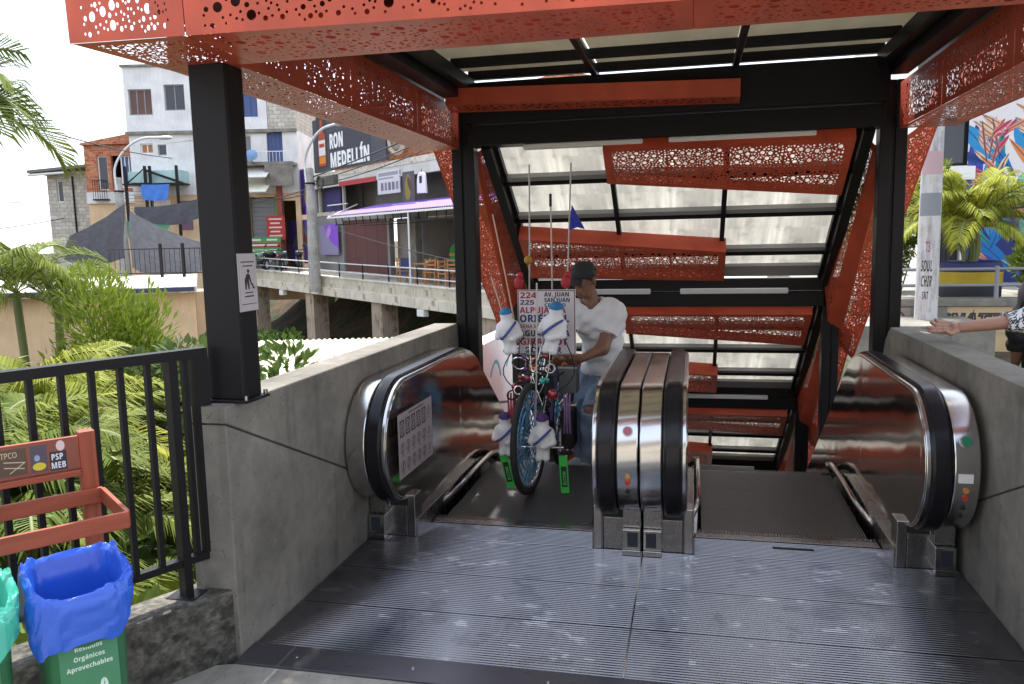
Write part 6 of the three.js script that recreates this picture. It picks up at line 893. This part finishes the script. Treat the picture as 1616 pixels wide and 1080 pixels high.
// plain white stuffed dolls with cap and sash
function doll(label, x, y, z, h, capM, turn, tilt) {
  const t = thing('stuffed_doll', label, 'doll', 'white stuffed dolls tied to the bicycle', [x, y, z], turn); t.rotation.z = tilt; const k = h / 0.3, white = std(C(0.74, 0.73, 0.74), 0.85);
  const f = blend([cap(V(0, 0.115 * k, 0), V(0, 0.17 * k, 0), 0.052 * k, 0.062 * k), cap(V(0, 0.05 * k, 0), V(0, 0.11 * k, 0), 0.034 * k, 0.05 * k), cap(V(-0.05 * k, 0.18 * k, 0), V(-0.075 * k, 0.12 * k, 0.02 * k), 0.026 * k, 0.02 * k), cap(V(0.05 * k, 0.18 * k, 0), V(0.07 * k, 0.12 * k, 0.03 * k), 0.026 * k, 0.02 * k), cap(V(0.07 * k, 0.12 * k, 0.03 * k), V(0.015 * k, 0.10 * k, 0.065 * k), 0.02 * k), cap(V(-0.018 * k, 0.05 * k, 0), V(-0.024 * k, 0.015 * k, 0.02 * k), 0.023 * k), cap(V(0.018 * k, 0.05 * k, 0), V(0.024 * k, 0.015 * k, 0.02 * k), 0.023 * k), ell(V(0, 0.245 * k, 0), V(0.04 * k, 0.042 * k, 0.04 * k))], 0.016 * k);
  part(t, 'body', sdfMesh(f, V(-0.12 * k, -0.03 * k, -0.09 * k), V(0.12 * k, 0.31 * k, 0.11 * k), 0.006), white);
  part(t, 'cap', [new THREE.SphereGeometry(0.043 * k, 14, 8, 0, 7, 0, 1.5).translate(0, 0.258 * k, 0), new THREE.CylinderGeometry(0.03 * k, 0.03 * k, 0.008 * k, 14).scale(1, 1, 0.8).translate(0, 0.262 * k, 0.035 * k)], capM);
  part(t, 'sash', [new THREE.TorusGeometry(0.072 * k, 0.010 * k, 6, 28).scale(1, 1, 0.9).rotateX(Math.PI / 2).rotateZ(0.75).translate(0, 0.150 * k, 0)], std(C(0.07, 0.09, 0.30), 0.7)); return t;
}
const capBlue = paint(0.03, 0.22, 0.50), capPurple = paint(0.08, 0.03, 0.18);
doll('white doll with blue cap on the left end of the handlebar', -1.135, 0.885, -4.98, 0.30, capBlue, 0.25, 0.12); doll('white doll with blue cap in front of the route board', -0.875, 0.895, -4.95, 0.33, capBlue, -0.2, -0.16);
doll('white doll with purple cap left of the front wheel', -1.135, 0.275, -4.75, 0.27, capPurple, 0.2, 0); doll('white doll with purple cap right of the front wheel hub', -0.885, 0.265, -4.70, 0.29, capPurple, 0, 0);
// ---------------------------------------------------------------- planting
const leafM = new THREE.MeshPhysicalMaterial({ vertexColors: true, roughness: 0.8, specularIntensity: 0.35, transmission: 0.32, thickness: 0, side: THREE.DoubleSide });
const stemM = std(C(0.20, 0.22, 0.09), 0.8), barkM = std(C(0.17, 0.14, 0.10), 0.95, 0, { map: tConc });
const hue = (a, b) => a.clone().lerp(b, rnd());
function frond(S, stems, base, yaw, len, el, droop, n, ll, c0, c1, lw = 0.0095) {
  const pts = []; let p = base.clone(), e = el; const seg = 14, hx = Math.cos(yaw), hz = Math.sin(yaw); let tw = rnd(-0.25, 0.25);
  for (let i = 0; i <= seg; i++) { pts.push(p.clone()); const d = V(hx * Math.cos(e), Math.sin(e), hz * Math.cos(e)); p.addScaledVector(d, len / seg); e -= droop * (0.4 + 1.2 * i / seg) / seg; }
  const cv = new THREE.CatmullRomCurve3(pts); stems.push(new THREE.TubeGeometry(cv, 12, 0.006 + 0.004 * len, 4, false));
  const side0 = V(-hz, 0, hx), base0 = hue(c0, c1);
  for (let i = 0; i < n; i++) {
    const t = 0.16 + 0.84 * i / n, q = cv.getPoint(Math.min(t, 1)), tg = cv.getTangent(Math.min(t, 0.999)), L = ll * (0.35 + 1.1 * Math.sin(Math.PI * (0.15 + 0.8 * (t - 0.16) / 0.84))) * rnd(0.85, 1.15);
    for (const s of [-1, 1]) {
      const nr = V().crossVectors(tg, side0).normalize(); if (nr.y < 0) nr.negate();
      const d = tg.clone().multiplyScalar(0.75 + 0.4 * t).addScaledVector(side0, s * 0.85).addScaledVector(nr, 0.30 + tw * s + rnd(-0.12, 0.12)).normalize(), w = V().crossVectors(d, nr).normalize().multiplyScalar(lw * rnd(0.7, 1.2));
      const m = q.clone().addScaledVector(d, L * 0.5), e2 = m.clone().addScaledVector(d.clone().add(V(0, -0.7 - rnd(0.5), 0)).normalize(), L * 0.5), col = base0.clone().lerp(hue(c0, c1), 0.5);
      S.tri(q.clone().addScaledVector(w, 0.5), m.clone().add(w), m.clone().sub(w), col); S.tri(q.clone().addScaledVector(w, 0.5), m.clone().sub(w), q.clone().addScaledVector(w, -0.5), col); S.tri(m.clone().add(w), e2, m.clone().sub(w), col);
    }
  }
}
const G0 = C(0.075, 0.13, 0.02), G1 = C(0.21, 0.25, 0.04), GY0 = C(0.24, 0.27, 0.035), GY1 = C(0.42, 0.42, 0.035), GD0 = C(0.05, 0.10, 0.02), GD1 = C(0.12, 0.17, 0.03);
function palm(label, base, h, spread0, nst, nf, len, ll, c0, c1, sd, o = {}) {
  seed = sd; const t = thing(o.name || 'areca_palm', label, 'palm', o.group === undefined ? 'palms on the slope' : o.group, base), S = new Soup(), stems = [], trunks = [];
  for (let k = 0; k < nst; k++) {
    const a = rnd(6.28), r = nst > 1 ? rnd(0.1, 1) * spread0 : 0, foot = V(r * 0.5 * Math.cos(a), 0, r * 0.5 * Math.sin(a)), top = V(r * Math.cos(a), h * (nst > 1 ? rnd(0.75, 1.05) : 1), r * Math.sin(a));
    trunks.push(tube([foot, mid(foot, top).add(V(0.04, 0, 0.03)), top], o.tr || 0.028, 10, 7)); const m = Math.round(nf * rnd(0.8, 1.2)), y0 = rnd(6.28);
    for (let i = 0; i < m; i++) frond(S, stems, top, y0 + i * 2.4, len * rnd(0.75, 1.15), lerp(1.35, o.low === undefined ? 0.35 : o.low, (i + 0.5) / m) + rnd(-0.1, 0.1), (o.droop || 1.5) * rnd(0.8, 1.2), o.n || 54, ll, c0, c1, o.lw);
  }
  part(t, 'trunk', trunks, stemM); const c = part(t, 'crown', S.geo(), leafM); part(c, 'frond_stalks', stems, stemM); return t;
}
function shrub(label, base, rx, ry, rz, n, size, c0, c1, sd, o = {}) {
  seed = sd; const t = thing(o.name || 'shrub', label, 'shrub', o.group === undefined ? 'shrubs on the slope' : o.group, base), S = new Soup(), br = [];
  const cl = []; for (let i = 0; i < (o.cl || 14); i++) { const a = rnd(6.28), u = Math.sqrt(rnd()); cl.push(V(Math.cos(a) * u * rx * 0.75, ry * rnd(0.35, 1.5) , Math.sin(a) * u * rz * 0.75)); }
  for (const c of cl) br.push(rod(V(c.x * 0.15, -0.3, c.z * 0.15), c, 0.014, 0.006, 5));
  for (let i = 0; i < n; i++) {
    const c = cl[i % cl.length], d = V(rnd(-1, 1), rnd(-1, 1), rnd(-1, 1)).normalize(), r = Math.cbrt(rnd()) * 0.42, p = V(c.x + d.x * r * rx, c.y + d.y * r * ry, c.z + d.z * r * rz), L = size * rnd(0.6, 1.3), f = V(d.x + rnd(-0.7, 0.7), d.y + rnd(-0.3, 0.8) + (o.upright || 0), d.z + rnd(-0.7, 0.7)).normalize(), w = V().crossVectors(f, V(rnd(-1, 1), 1, rnd(-1, 1))).normalize().multiplyScalar(L * (o.wide || 0.26)), e = p.clone().addScaledVector(f, L), m = p.clone().addScaledVector(f, L * 0.5).add(V(0, 0.06 * L, 0)), col = hue(c0, c1);
    S.tri(p, m.clone().add(w), e, col); S.tri(p, e, m.clone().sub(w), col);
  }
  part(t, 'branches', br, barkM); part(t, 'crown', S.geo(), leafM); return t;
}
const gy = (x, z) => groundY(x, z) - 0.05;
palm('big areca palm filling the left edge behind the railing', [-4.75, gy(-4.75, -4.6), -4.6], 2.2, 0.8, 8, 8, 1.35, 0.28, G0, GY0, 101, { droop: 1.7 });
palm('areca palm standing behind the bin rack, its lower fronds in shade', [-3.75, gy(-3.75, -3.9), -3.9], 1.15, 0.55, 5, 7, 0.95, 0.22, G0, GY0, 102, { droop: 1.6 });
palm('areca palm with long pale fronds left of the light green bush', [-6.3, gy(-6.3, -6.6), -6.6], 2.7, 0.8, 6, 9, 1.4, 0.30, G1, GY1, 103, { droop: 1.7 });
palm('low areca palm seen between the railing bars near the column', [-3.3, gy(-3.3, -4.35), -4.35], 1.25, 0.35, 4, 8, 0.85, 0.22, G1, GY1, 104, { droop: 1.9 });
palm('tall palm arching under the far block house', [-9.7, gy(-9.7, -10.2), -10.2], 4.5, 0.4, 2, 11, 1.5, 0.36, G0, GY0, 105, { tr: 0.06, droop: 2.0 });
palm('areca palm between the tan house and the railing', [-6.6, gy(-6.6, -8.9), -8.9], 1.1, 0.7, 5, 9, 1.3, 0.36, G0, G1, 106, { droop: 1.8 });
palm('dark palm whose fronds enter at the upper left corner', [-7.0, -2.0, -6.3], 4.95, 0.1, 1, 15, 1.3, 0.42, G0, G1, 107, { tr: 0.09, droop: 1.6, n: 34, lw: 0.018, low: -0.1 });
shrub('light green feathery bush before the tan wall', [-8.2, -1.9, -10.0], 1.0, 1.75, 0.8, 9000, 0.16, C(0.16, 0.24, 0.02), C(0.30, 0.36, 0.05), 111, { cl: 22, wide: 0.12, upright: 0.9, name: 'feathery_bush' });
shrub('round leafy shrub beside the near column', [-4.35, -1.2, -7.0], 0.75, 1.0, 0.7, 3600, 0.13, G0, C(0.14, 0.2, 0.05), 112);
shrub('grey green shrub behind the railing end', [-6.0, -1.2, -8.2], 1.0, 0.95, 0.8, 3600, 0.13, C(0.07, 0.12, 0.03), C(0.15, 0.2, 0.07), 113);
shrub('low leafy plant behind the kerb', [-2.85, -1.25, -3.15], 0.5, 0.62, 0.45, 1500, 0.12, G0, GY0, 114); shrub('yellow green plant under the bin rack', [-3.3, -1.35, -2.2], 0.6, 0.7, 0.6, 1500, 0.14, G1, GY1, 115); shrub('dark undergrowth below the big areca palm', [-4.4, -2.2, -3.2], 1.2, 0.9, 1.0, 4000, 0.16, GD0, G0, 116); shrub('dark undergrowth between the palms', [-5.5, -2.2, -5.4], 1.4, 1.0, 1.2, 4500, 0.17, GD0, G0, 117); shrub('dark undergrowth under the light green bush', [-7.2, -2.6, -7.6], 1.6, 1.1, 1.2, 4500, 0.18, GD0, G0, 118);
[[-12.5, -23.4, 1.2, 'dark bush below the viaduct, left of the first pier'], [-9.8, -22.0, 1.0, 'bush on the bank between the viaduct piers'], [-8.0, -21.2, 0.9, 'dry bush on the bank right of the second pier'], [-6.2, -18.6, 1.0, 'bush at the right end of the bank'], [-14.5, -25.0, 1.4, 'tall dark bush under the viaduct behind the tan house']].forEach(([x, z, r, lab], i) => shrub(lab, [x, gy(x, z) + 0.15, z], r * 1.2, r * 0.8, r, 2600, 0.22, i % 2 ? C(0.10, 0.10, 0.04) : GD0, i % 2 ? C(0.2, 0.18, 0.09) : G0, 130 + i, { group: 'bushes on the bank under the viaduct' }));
palm('yellow green areca palm growing in the painted drum', [3.93, 1.08, -12.7], 0.55, 0.22, 6, 8, 1.25, 0.30, GY0, GY1, 121, { droop: 1.5, group: null, n: 44 });
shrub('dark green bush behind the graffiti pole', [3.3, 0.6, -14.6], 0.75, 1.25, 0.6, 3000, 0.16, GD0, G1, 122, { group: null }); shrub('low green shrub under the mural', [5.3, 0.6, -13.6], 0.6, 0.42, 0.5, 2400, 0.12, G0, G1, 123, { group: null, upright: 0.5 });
{ // ground cover on the slope
  seed = 140; const S = new Soup();
  for (let i = 0; i < 26000; i++) {
    const k = i % 2, x = k ? rnd(-9, -2.1) : rnd(-17, -2.4), z = k ? rnd(-10, -1.0) : rnd(-26, -8); if (z > -2.9 && x > -2.75 - 0.55 * (z + 2.0)) continue;
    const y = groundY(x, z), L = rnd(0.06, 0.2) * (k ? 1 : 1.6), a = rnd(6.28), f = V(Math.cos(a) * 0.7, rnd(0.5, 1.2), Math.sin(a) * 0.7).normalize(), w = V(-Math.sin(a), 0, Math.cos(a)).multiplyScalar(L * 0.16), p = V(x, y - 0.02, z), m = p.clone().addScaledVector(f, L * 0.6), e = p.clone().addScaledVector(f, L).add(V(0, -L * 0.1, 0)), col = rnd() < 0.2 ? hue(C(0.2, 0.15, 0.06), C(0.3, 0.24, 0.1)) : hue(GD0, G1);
    S.tri(p, m.clone().add(w), e, col); S.tri(p, e, m.clone().sub(w), col);
  }
  const o = single('ground_cover', 'low weeds and grass covering the slope', 'ground cover', S.geo(), leafM); o.userData.kind = 'stuff';
}
// unseen house added behind the viewer to cut sky light and bounce fill
{
  const t = thing('added_rear_house', 'unseen two-storey plastered house added behind the viewer to shape the light', 'building', null, [1, 0, 11], Math.PI);
  gable(-9, 9, -0.1, 6.2, -6, 0, paint(0.72, 0.66, 0.58), t, 'wall', [[-7, -5.6, 0.9, 2.2], [-3.2, -2.2, 0, 2.2], [0.4, 1.8, 0.9, 2.2], [4.4, 5.8, 0.9, 2.2], [-6, -4.6, 3.6, 4.9], [-1, 0.4, 3.6, 4.9], [4, 5.4, 3.6, 4.9]]);
  for (const [a, b, c, d] of [[-7, -5.6, 0.9, 2.2], [0.4, 1.8, 0.9, 2.2], [4.4, 5.8, 0.9, 2.2], [-6, -4.6, 3.6, 4.9], [-1, 0.4, 3.6, 4.9], [4, 5.4, 3.6, 4.9]]) windowIn(t, a, b, c, d, -0.1, M.white, M.glass, 1);
  part(t, 'door', rbx(-3.2, -2.2, 0, 2.2, -0.15, -0.1, 0.01), mBrown); part(t, 'eave', mbx(-9.4, 9.4, 6.2, 6.35, -6.5, 0.9), mTan);
}
renderer.render(scene, camera);
